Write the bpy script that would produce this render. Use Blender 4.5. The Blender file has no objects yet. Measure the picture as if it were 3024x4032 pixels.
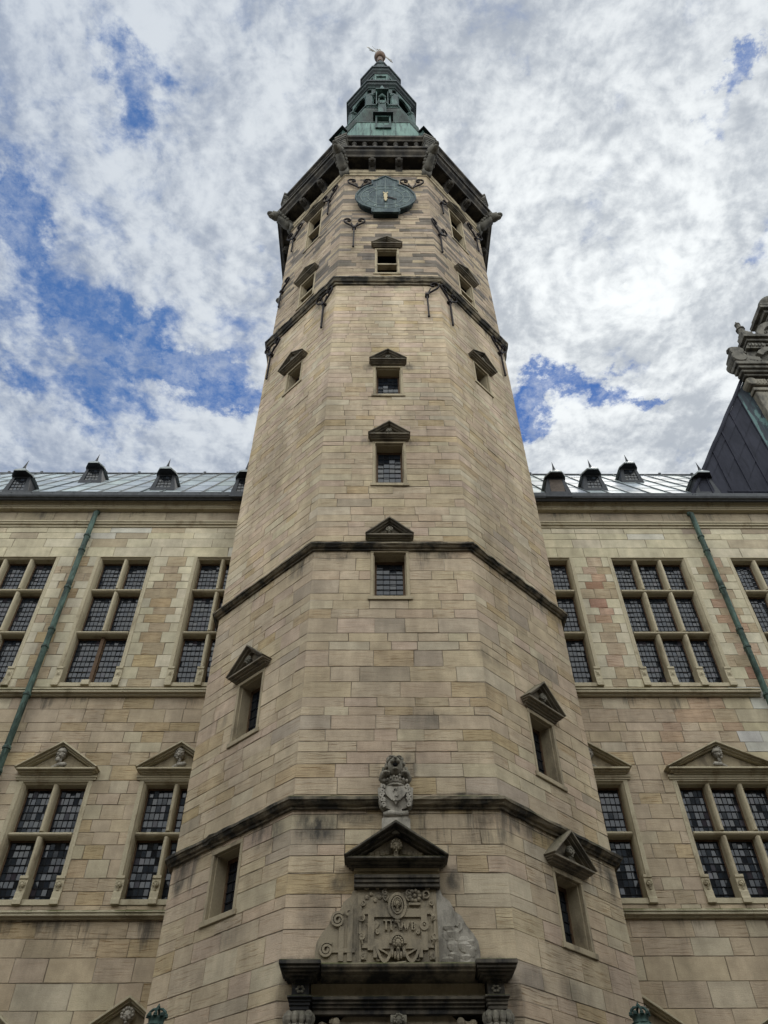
import bpy, bmesh, math, random
from mathutils import Vector, Matrix

rnd = random.Random(7)
S = bpy.context.scene
COL = S.collection
PI = math.pi
T8 = math.tan(math.radians(22.5))

# ------------------------------------------------------------------ camera
cam = bpy.data.cameras.new("camera")
cam_o = bpy.data.objects.new("camera", cam)
COL.objects.link(cam_o)
cam.sensor_fit = 'HORIZONTAL'
cam.sensor_width = 36.0
cam.lens = 36.0 * 3012.3 / 3024.0
cam.clip_end = 2000
R_ = Vector((0.99995365, -0.00219006, 0.00937585))
cam_right = Vector((0.99995365, -0.00810289, -0.00520059))
cam_up = Vector((-0.00219006, -0.71739912, 0.69665896))
cam_fwd = Vector((0.00937585, 0.69661528, 0.71738361))
m = Matrix.Identity(4)
for i in range(3):
    m[i][0] = cam_right[i]; m[i][1] = cam_up[i]; m[i][2] = -cam_fwd[i]
m[2][3] = 1.6
cam_o.matrix_world = m
S.camera = cam_o

# ------------------------------------------------------------------ light
SUN_EL, SUN_AZ = math.radians(58), math.radians(34)      # azimuth measured from +y towards +x
sun_dir = Vector((math.cos(SUN_EL) * math.sin(SUN_AZ), math.cos(SUN_EL) * math.cos(SUN_AZ), math.sin(SUN_EL)))
sl = bpy.data.lights.new("sun", 'SUN')
sl.energy = 0.8
sl.angle = math.radians(12)
sl.color = (1.0, 0.95, 0.88)
so = bpy.data.objects.new("sun", sl)
COL.objects.link(so)
so.rotation_euler = sun_dir.to_track_quat('Z', 'Y').to_euler()

S.view_settings.view_transform = 'Standard'
S.view_settings.look = 'None'
S.view_settings.exposure = 0.0
S.view_settings.gamma = 1.0
S.cycles.use_denoising = True
S.cycles.max_bounces = 6


# ------------------------------------------------------------------ node helpers
class NT:
    def __init__(self, tree):
        self.t = tree; tree.nodes.clear()
    def n(self, typ, **kw):
        nd = self.t.nodes.new(typ)
        for k, v in kw.items():
            setattr(nd, k, v)
        return nd
    def l(self, a, b):
        self.t.links.new(a, b)
    def put(self, sock, v):
        if hasattr(v, 'is_output') or isinstance(v, bpy.types.NodeSocket):
            self.l(v, sock)
        else:
            sock.default_value = v
    def math(self, op, a, b=0.0, c=0.0, clamp=False):
        nd = self.n('ShaderNodeMath', operation=op); nd.use_clamp = clamp
        for i, v in enumerate((a, b, c)):
            self.put(nd.inputs[i], v)
        return nd.outputs[0]
    def vmath(self, op, a, b=(0, 0, 0)):
        nd = self.n('ShaderNodeVectorMath', operation=op)
        self.put(nd.inputs[0], a); self.put(nd.inputs[1], b)
        return nd.outputs['Value'] if op in ('LENGTH', 'DOT_PRODUCT', 'DISTANCE') else nd.outputs[0]
    def noise(self, vec, scale, detail=4, rough=0.55, dist=0.0):
        nd = self.n('ShaderNodeTexNoise')
        self.l(vec, nd.inputs['Vector'])
        nd.inputs['Scale'].default_value = scale
        nd.inputs['Detail'].default_value = detail
        nd.inputs['Roughness'].default_value = rough
        nd.inputs['Distortion'].default_value = dist
        return nd.outputs['Fac']
    def mapr(self, v, a, b, c=0.0, d=1.0, smooth=False):
        nd = self.n('ShaderNodeMapRange')
        if smooth: nd.interpolation_type = 'SMOOTHSTEP'
        self.put(nd.inputs[0], v)
        for i, x in enumerate((a, b, c, d)):
            nd.inputs[i + 1].default_value = x
        return nd.outputs[0]
    def mix(self, f, a, b, blend='MIX'):
        nd = self.n('ShaderNodeMix', data_type='RGBA', blend_type=blend)
        self.put(nd.inputs[0], f)
        for s, v in ((nd.inputs[6], a), (nd.inputs[7], b)):
            self.put(s, v if not isinstance(v, tuple) or len(v) == 4 else (*v, 1))
        return nd.outputs[2]
    def scalev(self, vec, s):
        nd = self.n('ShaderNodeVectorMath', operation='MULTIPLY')
        self.l(vec, nd.inputs[0]); nd.inputs[1].default_value = s
        return nd.outputs[0]


# ------------------------------------------------------------------ world: blue sky with a broken cloud deck
W = bpy.data.worlds.new("World"); S.world = W; W.use_nodes = True
w = NT(W.node_tree)
out = w.n('ShaderNodeOutputWorld'); bg = w.n('ShaderNodeBackground'); w.l(bg.outputs[0], out.inputs[0])
bg.inputs[1].default_value = 0.1
BACK = 4.9
sky = w.n('ShaderNodeTexSky', sky_type='NISHITA', sun_disc=False)
sky.sun_elevation = SUN_EL; sky.sun_rotation = SUN_AZ
gen = w.n('ShaderNodeTexCoord').outputs['Generated']
dirn = w.vmath('NORMALIZE', gen)
sx = w.n('ShaderNodeSeparateXYZ'); w.l(dirn, sx.inputs[0])
zc = w.math('MAXIMUM', sx.outputs[2], 0.06)
u = w.math('DIVIDE', sx.outputs[0], zc); v = w.math('DIVIDE', sx.outputs[1], zc)
cb = w.n('ShaderNodeCombineXYZ'); w.l(u, cb.inputs[0]); w.l(v, cb.inputs[1])
P = cb.outputs[0]
HOLES = [  # centre u, v, radius u, v, weight: gaps in the cloud deck
    (-0.298, 0.245, 0.030, 0.028, 0.24), (-0.282, 0.283, 0.035, 0.032, 0.22), (-0.300, 0.200, 0.030, 0.022, 0.14), (-0.320, 0.305, 0.030, 0.028, 0.14),
    (-0.465, 0.420, 0.040, 0.040, 0.20), (-0.490, 0.460, 0.040, 0.050, 0.20), (-0.520, 0.56, 0.05, 0.06, 0.10),
    (-0.435, 0.560, 0.060, 0.045, 0.22), (-0.405, 0.620, 0.060, 0.050, 0.26), (-0.340, 0.600, 0.050, 0.040, 0.20), (-0.320, 0.645, 0.060, 0.035, 0.30),
    (-0.270, 0.665, 0.060, 0.035, 0.30), (-0.235, 0.690, 0.045, 0.040, 0.26), (-0.430, 0.720, 0.055, 0.040, 0.20), (-0.250, 0.720, 0.05, 0.03, 0.22), (-0.430, 0.80, 0.04, 0.04, 0.12),
    (-0.200, 0.470, 0.025, 0.030, 0.12), (-0.56, 0.67, 0.04, 0.03, 0.2),
    (0.245, 0.745, 0.040, 0.045, 0.34), (0.285, 0.690, 0.045, 0.030, 0.26), (0.365, 0.715, 0.030, 0.025, 0.28), (0.430, 0.700, 0.026, 0.018, 0.26), (0.355, 0.650, 0.020, 0.016, 0.16),
    (0.405, 0.262, 0.022, 0.018, 0.24), (0.412, 0.300, 0.018, 0.024, 0.18), (0.170, 0.285, 0.012, 0.03, 0.12), (0.175, 0.455, 0.025, 0.025, 0.10), (0.37, 0.62, 0.025, 0.02, 0.08),
    (0.52, 0.45, 0.02, 0.05, 0.12),
    (-0.40, 0.66, 0.17, 0.13, 0.13), (-0.45, 0.42, 0.10, 0.12, 0.09), (-0.30, 0.26, 0.07, 0.08, 0.09), (-0.20, 0.60, 0.06, 0.10, 0.07), (0.30, 0.71, 0.12, 0.06, 0.10),
]
warp = w.n('ShaderNodeTexNoise'); w.l(P, warp.inputs['Vector']); warp.inputs['Scale'].default_value = 6.0
warp.inputs['Detail'].default_value = 4
wv = w.vmath('MULTIPLY', w.vmath('SUBTRACT', warp.outputs['Color'], (0.5, 0.5, 0.5)), (0.045, 0.045, 0.0))
Pw = w.vmath('ADD', P, wv)
warp2 = w.n('ShaderNodeTexNoise'); w.l(P, warp2.inputs['Vector']); warp2.inputs['Scale'].default_value = 10.0; warp2.inputs['Detail'].default_value = 9; warp2.inputs['Roughness'].default_value = 0.66
Ph = w.vmath('ADD', P, w.vmath('MULTIPLY', w.vmath('SUBTRACT', warp2.outputs['Color'], (0.5, 0.5, 0.5)), (0.24, 0.24, 0.0)))
hs = None
for (a, b, ra, rb, wt) in HOLES:
    d = w.vmath('LENGTH', w.vmath('MULTIPLY', w.vmath('SUBTRACT', Ph, (a, b, 0)), (1 / ra, 1 / rb, 0)))
    g = w.math('MULTIPLY', w.mapr(d, 0.1, 1.7, 1.0, 0.0, True), wt * (1.32 if a > 0.2 else (0.74 if b < 0.35 else 1.0)))
    hs = g if hs is None else w.math('ADD', hs, g)
sdot = w.vmath('DOT_PRODUCT', dirn, tuple(sun_dir))
glow = w.math('POWER', w.math('MAXIMUM', sdot, 0.0), 7.0)
n_big = w.noise(Pw, 8.0, 14, 0.60, 0.05)
n_mid = w.noise(w.vmath('ADD', Pw, (1.3, 0.4, 0)), 23.0, 12, 0.62, 0.08)
n_fib = w.noise(w.vmath('ADD', Pw, (5.3, 2.2, 0)), 60.0, 10, 0.66, 0.0)
dens = w.math('ADD', w.math('ADD', w.math('MULTIPLY', n_big, 0.80), w.math('MULTIPLY', n_mid, 0.62)), w.math('MULTIPLY', n_fib, 0.24))
dens = w.math('ADD', w.math('SUBTRACT', dens, w.math('MULTIPLY', hs, 1.25)), w.math('MULTIPLY', glow, 0.13))
cover = w.mapr(dens, 0.40, 0.86, 0.0, 1.0, True)
thin = w.math('MULTIPLY', w.mapr(w.math('ADD', w.math('MULTIPLY', w.noise(w.vmath('ADD', Ph, (7.7, 3.3, 0)), 9.0, 12, 0.62), 0.7), w.math('MULTIPLY', n_fib, 0.3)), 0.42, 0.66, 0.0, 1.0, True), 0.50)
cover = w.math('MAXIMUM', cover, thin)
n_sh = w.noise(Pw, 8.5, 13, 0.58, 0.10)
n_sh2 = w.noise(w.vmath('ADD', Pw, (3.1, 1.7, 0)), 27.0, 12, 0.64, 0.05)
n_sh3 = w.noise(w.vmath('ADD', P, (9.1, 4.7, 0)), 3.0, 4, 0.5)
sun_uv = (sun_dir.x / sun_dir.z, sun_dir.y / sun_dir.z, 0)
tow = w.vmath('MULTIPLY', w.vmath('NORMALIZE', w.vmath('SUBTRACT', sun_uv, P)), (0.017, 0.017, 0))
nb2 = w.noise(w.vmath('ADD', Pw, tow), 8.0, 9, 0.60, 0.05)
nm2 = w.noise(w.vmath('ADD', w.vmath('ADD', Pw, (1.3, 0.4, 0)), w.vmath('MULTIPLY', tow, (0.5, 0.5, 0))), 23.0, 9, 0.62, 0.08)
lit = w.math('ADD', w.math('MULTIPLY', w.math('SUBTRACT', n_big, nb2), 1.1), w.math('MULTIPLY', w.math('SUBTRACT', n_mid, nm2), 0.45))
base = w.math('ADD', w.math('ADD', w.math('MULTIPLY', n_sh, 0.46), w.math('MULTIPLY', n_sh2, 0.11)), w.math('MULTIPLY', n_sh3, 0.43))
shade = w.mapr(w.math('ADD', base, w.math('MULTIPLY', lit, 0.65)), 0.36, 0.63, 0.0, 1.0, True)
cl_l = w.mix(shade, (0.35, 0.42, 0.555), (0.68, 0.745, 0.83))
cl_r = w.mix(shade, (0.50, 0.54, 0.585), (0.94, 0.975, 0.985))
cloud = w.mix(glow, cl_l, cl_r)
back = w.mapr(sx.outputs[1], 0.15, -0.55, 1.0, BACK, True)     # added brightness: cloud behind the viewer boosted to light the walls
br = w.math('MULTIPLY', back, w.math('ADD', 0.90, w.math('MULTIPLY', w.math('POWER', w.math('MAXIMUM', sdot, 0.0), 30.0), 0.16)))
cloud = w.mix(w.mapr(sx.outputs[1], 0.1, -0.5, 0.0, 1.0, True), cloud, w.mix(1.0, cloud, (1.08, 1.0, 0.85), 'MULTIPLY'))
cl2 = w.vmath('MULTIPLY', cloud, (10.0, 10.0, 10.0))
sc_ = w.n('ShaderNodeVectorMath', operation='SCALE'); w.l(cl2, sc_.inputs[0]); w.l(br, sc_.inputs[3])
blue = w.vmath('MINIMUM', w.vmath('MULTIPLY', sky.outputs[0], (0.62, 0.88, 1.12)), (1.1, 2.2, 6.0))
blue = w.mix(0.7, blue, (0.62, 1.62, 4.3))
w.l(w.mix(cover, blue, sc_.outputs[0]), bg.inputs[0])


# ------------------------------------------------------------------ materials
def new_mat(name):
    mt = bpy.data.materials.new(name); mt.use_nodes = True
    t = NT(mt.node_tree)
    o = t.n('ShaderNodeOutputMaterial'); b = t.n('ShaderNodeBsdfPrincipled')
    t.l(b.outputs[0], o.inputs[0])
    return mt, t, b

def bump(t, b, h, strength, dist=0.02):
    nd = t.n('ShaderNodeBump'); nd.inputs['Strength'].default_value = strength
    nd.inputs['Distance'].default_value = dist
    t.l(h, nd.inputs['Height']); t.l(nd.outputs[0], b.inputs['Normal'])

def mat_ashlar(name="sandstone blocks", stains=None, drips=()):
    mt, t, b = new_mat(name)
    at = t.n('ShaderNodeAttribute', attribute_name='tint')
    uv = t.n('ShaderNodeUVMap', uv_map='st').outputs[0]
    ob = t.n('ShaderNodeTexCoord').outputs['Object']
    warp = t.noise(uv, 1.7, 3)
    off = t.n('ShaderNodeCombineXYZ'); t.l(t.math('MULTIPLY', warp, 0.10), off.inputs[1])
    uvw = t.vmath('ADD', uv, off.outputs[0])
    bed = t.noise(t.scalev(uvw, (0.9, 17, 1)), 1.9, 7, 0.66)
    bed2 = t.noise(t.scalev(uvw, (1.6, 34, 1)), 1.3, 5, 0.6)
    mott = t.noise(uv, 2.2, 5, 0.6)
    grain = t.noise(uv, 45.0, 3, 0.7)
    s1 = t.math('MULTIPLY', t.mapr(bed, 0.53, 0.70), at.outputs['Alpha'], clamp=True)
    s2 = t.math('MULTIPLY', t.mapr(bed2, 0.56, 0.72), t.math('MULTIPLY', at.outputs['Alpha'], 0.8), clamp=True)
    c = t.mix(s1, at.outputs['Color'], t.mix(1.0, at.outputs['Color'], (0.60, 0.46, 0.31), 'MULTIPLY'))
    c = t.mix(s2, c, t.mix(1.0, c, (0.52, 0.45, 0.37), 'MULTIPLY'))
    k = t.mapr(mott, 0.3, 0.7, 0.80, 1.14)
    k2 = t.mapr(grain, 0.3, 0.7, 0.88, 1.1)
    st = t.mapr(t.noise(t.scalev(ob, (1, 1, 0.22)), 0.75, 6, 0.68), 0.36, 0.66, 1.12, 0.70)
    kk = t.math('MULTIPLY', t.math('MULTIPLY', k, k2), st)
    geo = t.n('ShaderNodeNewGeometry').outputs['Position']
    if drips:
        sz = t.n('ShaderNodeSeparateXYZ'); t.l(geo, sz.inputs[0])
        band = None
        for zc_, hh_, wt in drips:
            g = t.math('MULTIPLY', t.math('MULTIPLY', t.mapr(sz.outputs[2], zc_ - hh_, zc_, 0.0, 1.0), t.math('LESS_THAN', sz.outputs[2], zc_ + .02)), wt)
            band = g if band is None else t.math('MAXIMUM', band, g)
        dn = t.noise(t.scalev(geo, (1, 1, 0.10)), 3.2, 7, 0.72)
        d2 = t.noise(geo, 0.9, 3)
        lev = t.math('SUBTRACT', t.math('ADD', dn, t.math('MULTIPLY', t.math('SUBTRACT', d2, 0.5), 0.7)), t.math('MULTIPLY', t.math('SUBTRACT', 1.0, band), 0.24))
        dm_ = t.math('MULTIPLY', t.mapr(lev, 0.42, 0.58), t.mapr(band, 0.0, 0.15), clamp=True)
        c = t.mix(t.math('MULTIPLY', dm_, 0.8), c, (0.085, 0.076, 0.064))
    if stains:
        geo = t.n('ShaderNodeNewGeometry').outputs['Position']
        soot = None
        for (x, y, z, rx, rz, wt) in stains:
            q = t.vmath('MULTIPLY', t.vmath('SUBTRACT', geo, (x, y, z)), (1 / rx, 1 / rx, 1 / rz))
            g = t.math('MULTIPLY', t.mapr(t.vmath('LENGTH', q), 0.35, 1.0, 1.0, 0.0, True), wt)
            soot = g if soot is None else t.math('MAXIMUM', soot, g)
        nz = t.noise(t.scalev(geo, (1, 1, 0.4)), 3.5, 6, 0.65)
        soot = t.math('MULTIPLY', soot, t.mapr(nz, 0.36, 0.60), clamp=True)
        c = t.mix(soot, c, (0.075, 0.068, 0.058))
    sc = t.n('ShaderNodeVectorMath', operation='SCALE'); t.l(c, sc.inputs[0]); t.l(kk, sc.inputs[3])
    t.l(sc.outputs[0], b.inputs['Base Color'])
    b.inputs['Roughness'].default_value = 0.92
    b.inputs['Specular IOR Level'].default_value = 0.2
    h = t.math('SUBTRACT', t.math('ADD', t.math('MULTIPLY', mott, 0.6), t.math('MULTIPLY', grain, 0.25)),
               t.math('MULTIPLY', t.math('ADD', s1, s2), 0.6))
    bump(t, b, h, 0.7, 0.02)
    return mt

def mat_stone(name, base, dark, moss=0.0, dark_amt=0.5, scale=1.0, rough=0.9):
    mt, t, b = new_mat(name)
    ob = t.n('ShaderNodeTexCoord').outputs['Object']
    n1 = t.noise(t.scalev(ob, (1, 1, 0.5)), 2.0 * scale, 7, 0.65)
    n2 = t.noise(ob, 28 * scale, 4, 0.65)
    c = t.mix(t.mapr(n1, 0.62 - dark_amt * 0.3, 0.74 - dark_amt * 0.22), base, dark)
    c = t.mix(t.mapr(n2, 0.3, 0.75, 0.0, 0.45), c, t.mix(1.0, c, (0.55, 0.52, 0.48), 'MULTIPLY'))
    if moss:
        geo = t.n('ShaderNodeNewGeometry')
        sep = t.n('ShaderNodeSeparateXYZ'); t.l(geo.outputs['Normal'], sep.inputs[0])
        up = t.mapr(sep.outputs[2], 0.1, 0.7)
        mm = t.math('MULTIPLY', t.math('MULTIPLY', up, t.mapr(n1, 0.35, 0.55)), moss)
        c = t.mix(mm, c, (0.075, 0.08, 0.025))
    t.l(c, b.inputs['Base Color'])
    b.inputs['Roughness'].default_value = rough
    b.inputs['Specular IOR Level'].default_value = 0.2
    bump(t, b, t.math('ADD', n1, t.math('MULTIPLY', n2, 0.4)), 0.6, 0.02)
    return mt

def mat_copper(name, c0, c1, c2, lo=0.42, hi=0.6, rough=0.55, scale=1.0, stretch=0.25, metal=0.0):
    mt, t, b = new_mat(name)
    ob = t.n('ShaderNodeTexCoord').outputs['Object']
    n1 = t.noise(t.scalev(ob, (1, 1, stretch)), 1.6 * scale, 8, 0.68, 0.3)
    n2 = t.noise(t.scalev(ob, (1, 1, stretch * 0.4)), 7 * scale, 5, 0.6)
    c = t.mix(t.mapr(n1, lo, hi), c0, c1)
    c = t.mix(t.mapr(n2, 0.52, 0.72), c, c2)
    t.l(c, b.inputs['Base Color'])
    b.inputs['Roughness'].default_value = rough
    b.inputs['Metallic'].default_value = metal
    b.inputs['Specular IOR Level'].default_value = 0.12
    bump(t, b, n1, 0.25, 0.02)
    return mt

def mat_plain(name, c, rough=0.5, metal=0.0, var=0.3, scale=8):
    mt, t, b = new_mat(name)
    ob = t.n('ShaderNodeTexCoord').outputs['Object']
    n = t.noise(ob, scale, 5, 0.6)
    cc = t.mix(t.mapr(n, 0.3, 0.7, 0, var * 2), c, tuple(x * 0.35 for x in c))
    t.l(cc, b.inputs['Base Color'])
    b.inputs['Roughness'].default_value = rough; b.inputs['Metallic'].default_value = metal; b.inputs['Specular IOR Level'].default_value = 0.15
    bump(t, b, n, 0.2, 0.01)
    return mt

def mat_glass():
    mt, t, b = new_mat("leaded glass")
    at = t.n('ShaderNodeAttribute', attribute_name='tint')
    ob = t.n('ShaderNodeTexCoord').outputs['Object']
    t.l(at.outputs['Color'], b.inputs['Base Color'])
    b.inputs['Roughness'].default_value = 0.12
    b.inputs['IOR'].default_value = 1.52
    b.inputs['Specular IOR Level'].default_value = 0.40
    bump(t, b, t.noise(ob, 6.0, 2), 0.03, 0.02)
    return mt

def mat_roof(name, c0, c1, rough=0.55):
    mt, t, b = new_mat(name)
    at = t.n('ShaderNodeAttribute', attribute_name='tint')
    ob = t.n('ShaderNodeTexCoord').outputs['Object']
    n = t.noise(t.scalev(ob, (1, 0.4, 0.4)), 2.5, 7, 0.65)
    c = t.mix(t.mapr(n, 0.35, 0.65), c0, c1)
    c = t.mix(1.0, c, at.outputs['Color'], 'MULTIPLY')
    t.l(c, b.inputs['Base Color'])
    b.inputs['Roughness'].default_value = rough
    b.inputs['Metallic'].default_value = 0.1
    b.inputs['Specular IOR Level'].default_value = 0.3
    bump(t, b, t.noise(ob, 1.2, 4), 0.35, 0.06)
    return mt

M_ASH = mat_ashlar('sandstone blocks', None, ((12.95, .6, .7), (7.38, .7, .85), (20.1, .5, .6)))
M_MORTAR = mat_stone("lime mortar", (0.44, 0.38, 0.30), (0.17, 0.138, 0.10), 0, 0.85, 0.9)
M_TRIM = mat_stone("dressed sandstone", (0.37, 0.31, 0.21), (0.20, 0.165, 0.115), 0, 0.4)
M_TRIMW = mat_stone("pale dressed sandstone", (0.44, 0.385, 0.27), (0.27, 0.225, 0.15), 0.35, 0.3)
M_MOSS = mat_stone("mossy pale moulding", (0.42, 0.37, 0.265), (0.24, 0.205, 0.14), 0.95, 0.35)
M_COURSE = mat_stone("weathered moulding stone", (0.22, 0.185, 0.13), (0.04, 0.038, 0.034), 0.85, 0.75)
M_SOOT = mat_stone("blackened sandstone", (0.14, 0.122, 0.095), (0.024, 0.024, 0.025), 0.8, 0.7)
M_PED = mat_stone("dark weathered sandstone", (0.21, 0.18, 0.135), (0.095, 0.084, 0.068), 0.5, 0.5)
M_CARVE = mat_stone("carved sandstone", (0.29, 0.245, 0.175), (0.15, 0.13, 0.10), 0.15, 0.5, 1.6)
M_PALE = mat_stone("pale carved stone", (0.36, 0.33, 0.28), (0.17, 0.155, 0.13), 0.2, 0.55, 2)
M_GREY = mat_stone("grey carved stone", (0.225, 0.205, 0.165), (0.10, 0.094, 0.08), 0.3, 0.6, 1.2)
M_CREST = mat_stone("dark carved gable stone", (0.15, 0.14, 0.118), (0.06, 0.057, 0.05), 0.3, 0.65, 1.3)
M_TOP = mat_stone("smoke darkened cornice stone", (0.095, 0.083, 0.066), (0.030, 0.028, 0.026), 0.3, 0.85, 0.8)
M_GREEN = mat_copper("verdigris copper", (0.070, 0.118, 0.102), (0.025, 0.043, 0.038), (0.010, 0.013, 0.012), 0.42, 0.55)
M_DKGREEN = mat_copper("dark patinated copper", (0.012, 0.017, 0.017), (0.032, 0.054, 0.048), (0.008, 0.009, 0.010), 0.48, 0.70)
M_CLOCK = mat_copper("clock face copper", (0.016, 0.030, 0.035), (0.062, 0.088, 0.084), (0.012, 0.017, 0.018), 0.42, 0.60, 0.5, 3.2, 0.3)
M_PIPE = mat_copper("drainpipe copper", (0.085, 0.13, 0.108), (0.03, 0.042, 0.036), (0.13, 0.20, 0.17), 0.42, 0.62, 0.6, 2.0, 0.5)
M_FLANK = mat_copper("brown copper cladding", (0.016, 0.017, 0.025), (0.026, 0.027, 0.038), (0.011, 0.012, 0.018), 0.4, 0.6, 0.75, 1.0, 0.3)
M_VERD = mat_copper("streaked verdigris", (0.085, 0.145, 0.14), (0.028, 0.034, 0.042), (0.045, 0.08, 0.085), 0.47, 0.51, 0.6, 1.0, 0.3)
M_IRON = mat_plain("wrought iron", (0.022, 0.017, 0.016), 0.6, 0.2)
M_LEAD = mat_plain("lead strip", (0.014, 0.014, 0.016), 0.7, 0.0)
M_WOOD = mat_plain("brown oak", (0.12, 0.075, 0.045), 0.7)
M_GOLD = mat_plain("gilded metal", (0.42, 0.34, 0.19), 0.5, 0.2, 0.25)
M_BALL = mat_plain("tarnished gilt", (0.13, 0.085, 0.06), 0.45, 0.5, 0.3, 3)
M_DARK = mat_plain("dark interior", (0.012, 0.012, 0.014), 0.8)
M_GLASS = mat_glass()
M_ROOFL = mat_roof("grey patinated sheet roof", (0.36, 0.40, 0.405), (0.25, 0.285, 0.30))
M_GUT = mat_plain("lead gutter", (0.075, 0.078, 0.082), 0.5, 0.2)
M_DORM = mat_plain("dark sheet copper", (0.04, 0.042, 0.046), 0.45, 0.3)
M_VANE = mat_plain("vane metal", (0.32, 0.30, 0.26), 0.5, 0.3, 0.1)


# soot and damp marks on the tower: where rain drips off pediment tips, mouldings and carvings
def _st():
    r = random.Random(3); L = []
    def on(face, s, z, rx, rz, wt):
        a = math.radians({'F': -90, 'L': -135, 'R': -45}[face]); n = (math.cos(a), math.sin(a))
        L.append((0.37 + n[0] * 4.52 - n[1] * s, 18 + n[1] * 4.52 + n[0] * s, z, rx, rz, wt))
    for z, w_ in ((14.30, .6), (18.25, .75), (22.0, .6)):
        for e in (-1, 1): on('F', e * .66, z, .22, .28, w_)
    for e in (-1, 1):
        on('F', e * .98, 6.55, .26, .30, .9); on('F', e * 1.55, 5.28, .45, .16, 1.0); on('F', e * 1.78, 4.75, .18, .5, .6)
        on('F', e * .2, 8.55, .26, .40, .85)
    on('F', -1.45, 7.45, .55, .42, 1.0); on('F', -.75, 7.62, .5, .20, .8); on('F', 1.2, 8.02, .7, .10, .9); on('F', 1.75, 7.6, .4, .22, .6)
    on('L', 1.2, 7.5, .6, .35, .8); on('L', -1.55, 7.45, .35, .45, .9); on('R', 1.5, 7.4, .4, .5, .9); on('R', -1.2, 7.6, .5, .2, .7)
    on('F', -1.4, 13.95, .55, .2, .8); on('F', 1.3, 14.0, .5, .16, .8); on('F', -.8, 14.38, .9, .10, .8); on('F', .9, 14.38, .8, .10, .8); on('L', 1.3, 13.8, .5, .35, .5); on('R', 1.4, 13.9, .5, .3, .5)
    on('F', .1, 27.2, .9, .22, .7); on('F', -1.2, 27.1, .5, .35, .35); on('R', -1.0, 27.1, .6, .35, .4); on('L', 1.0, 27.0, .6, .3, .4)
    for k in range(9): on(r.choice('LFR'), r.uniform(-1.7, 1.7), r.uniform(5, 13), r.uniform(.3, .7), r.uniform(.2, .5), .42)
    for k in range(7): on(r.choice('LFR'), r.uniform(-1.6, 1.6), r.uniform(29, 36), r.uniform(.5, .9), r.uniform(.4, .8), .45)
    return L

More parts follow.
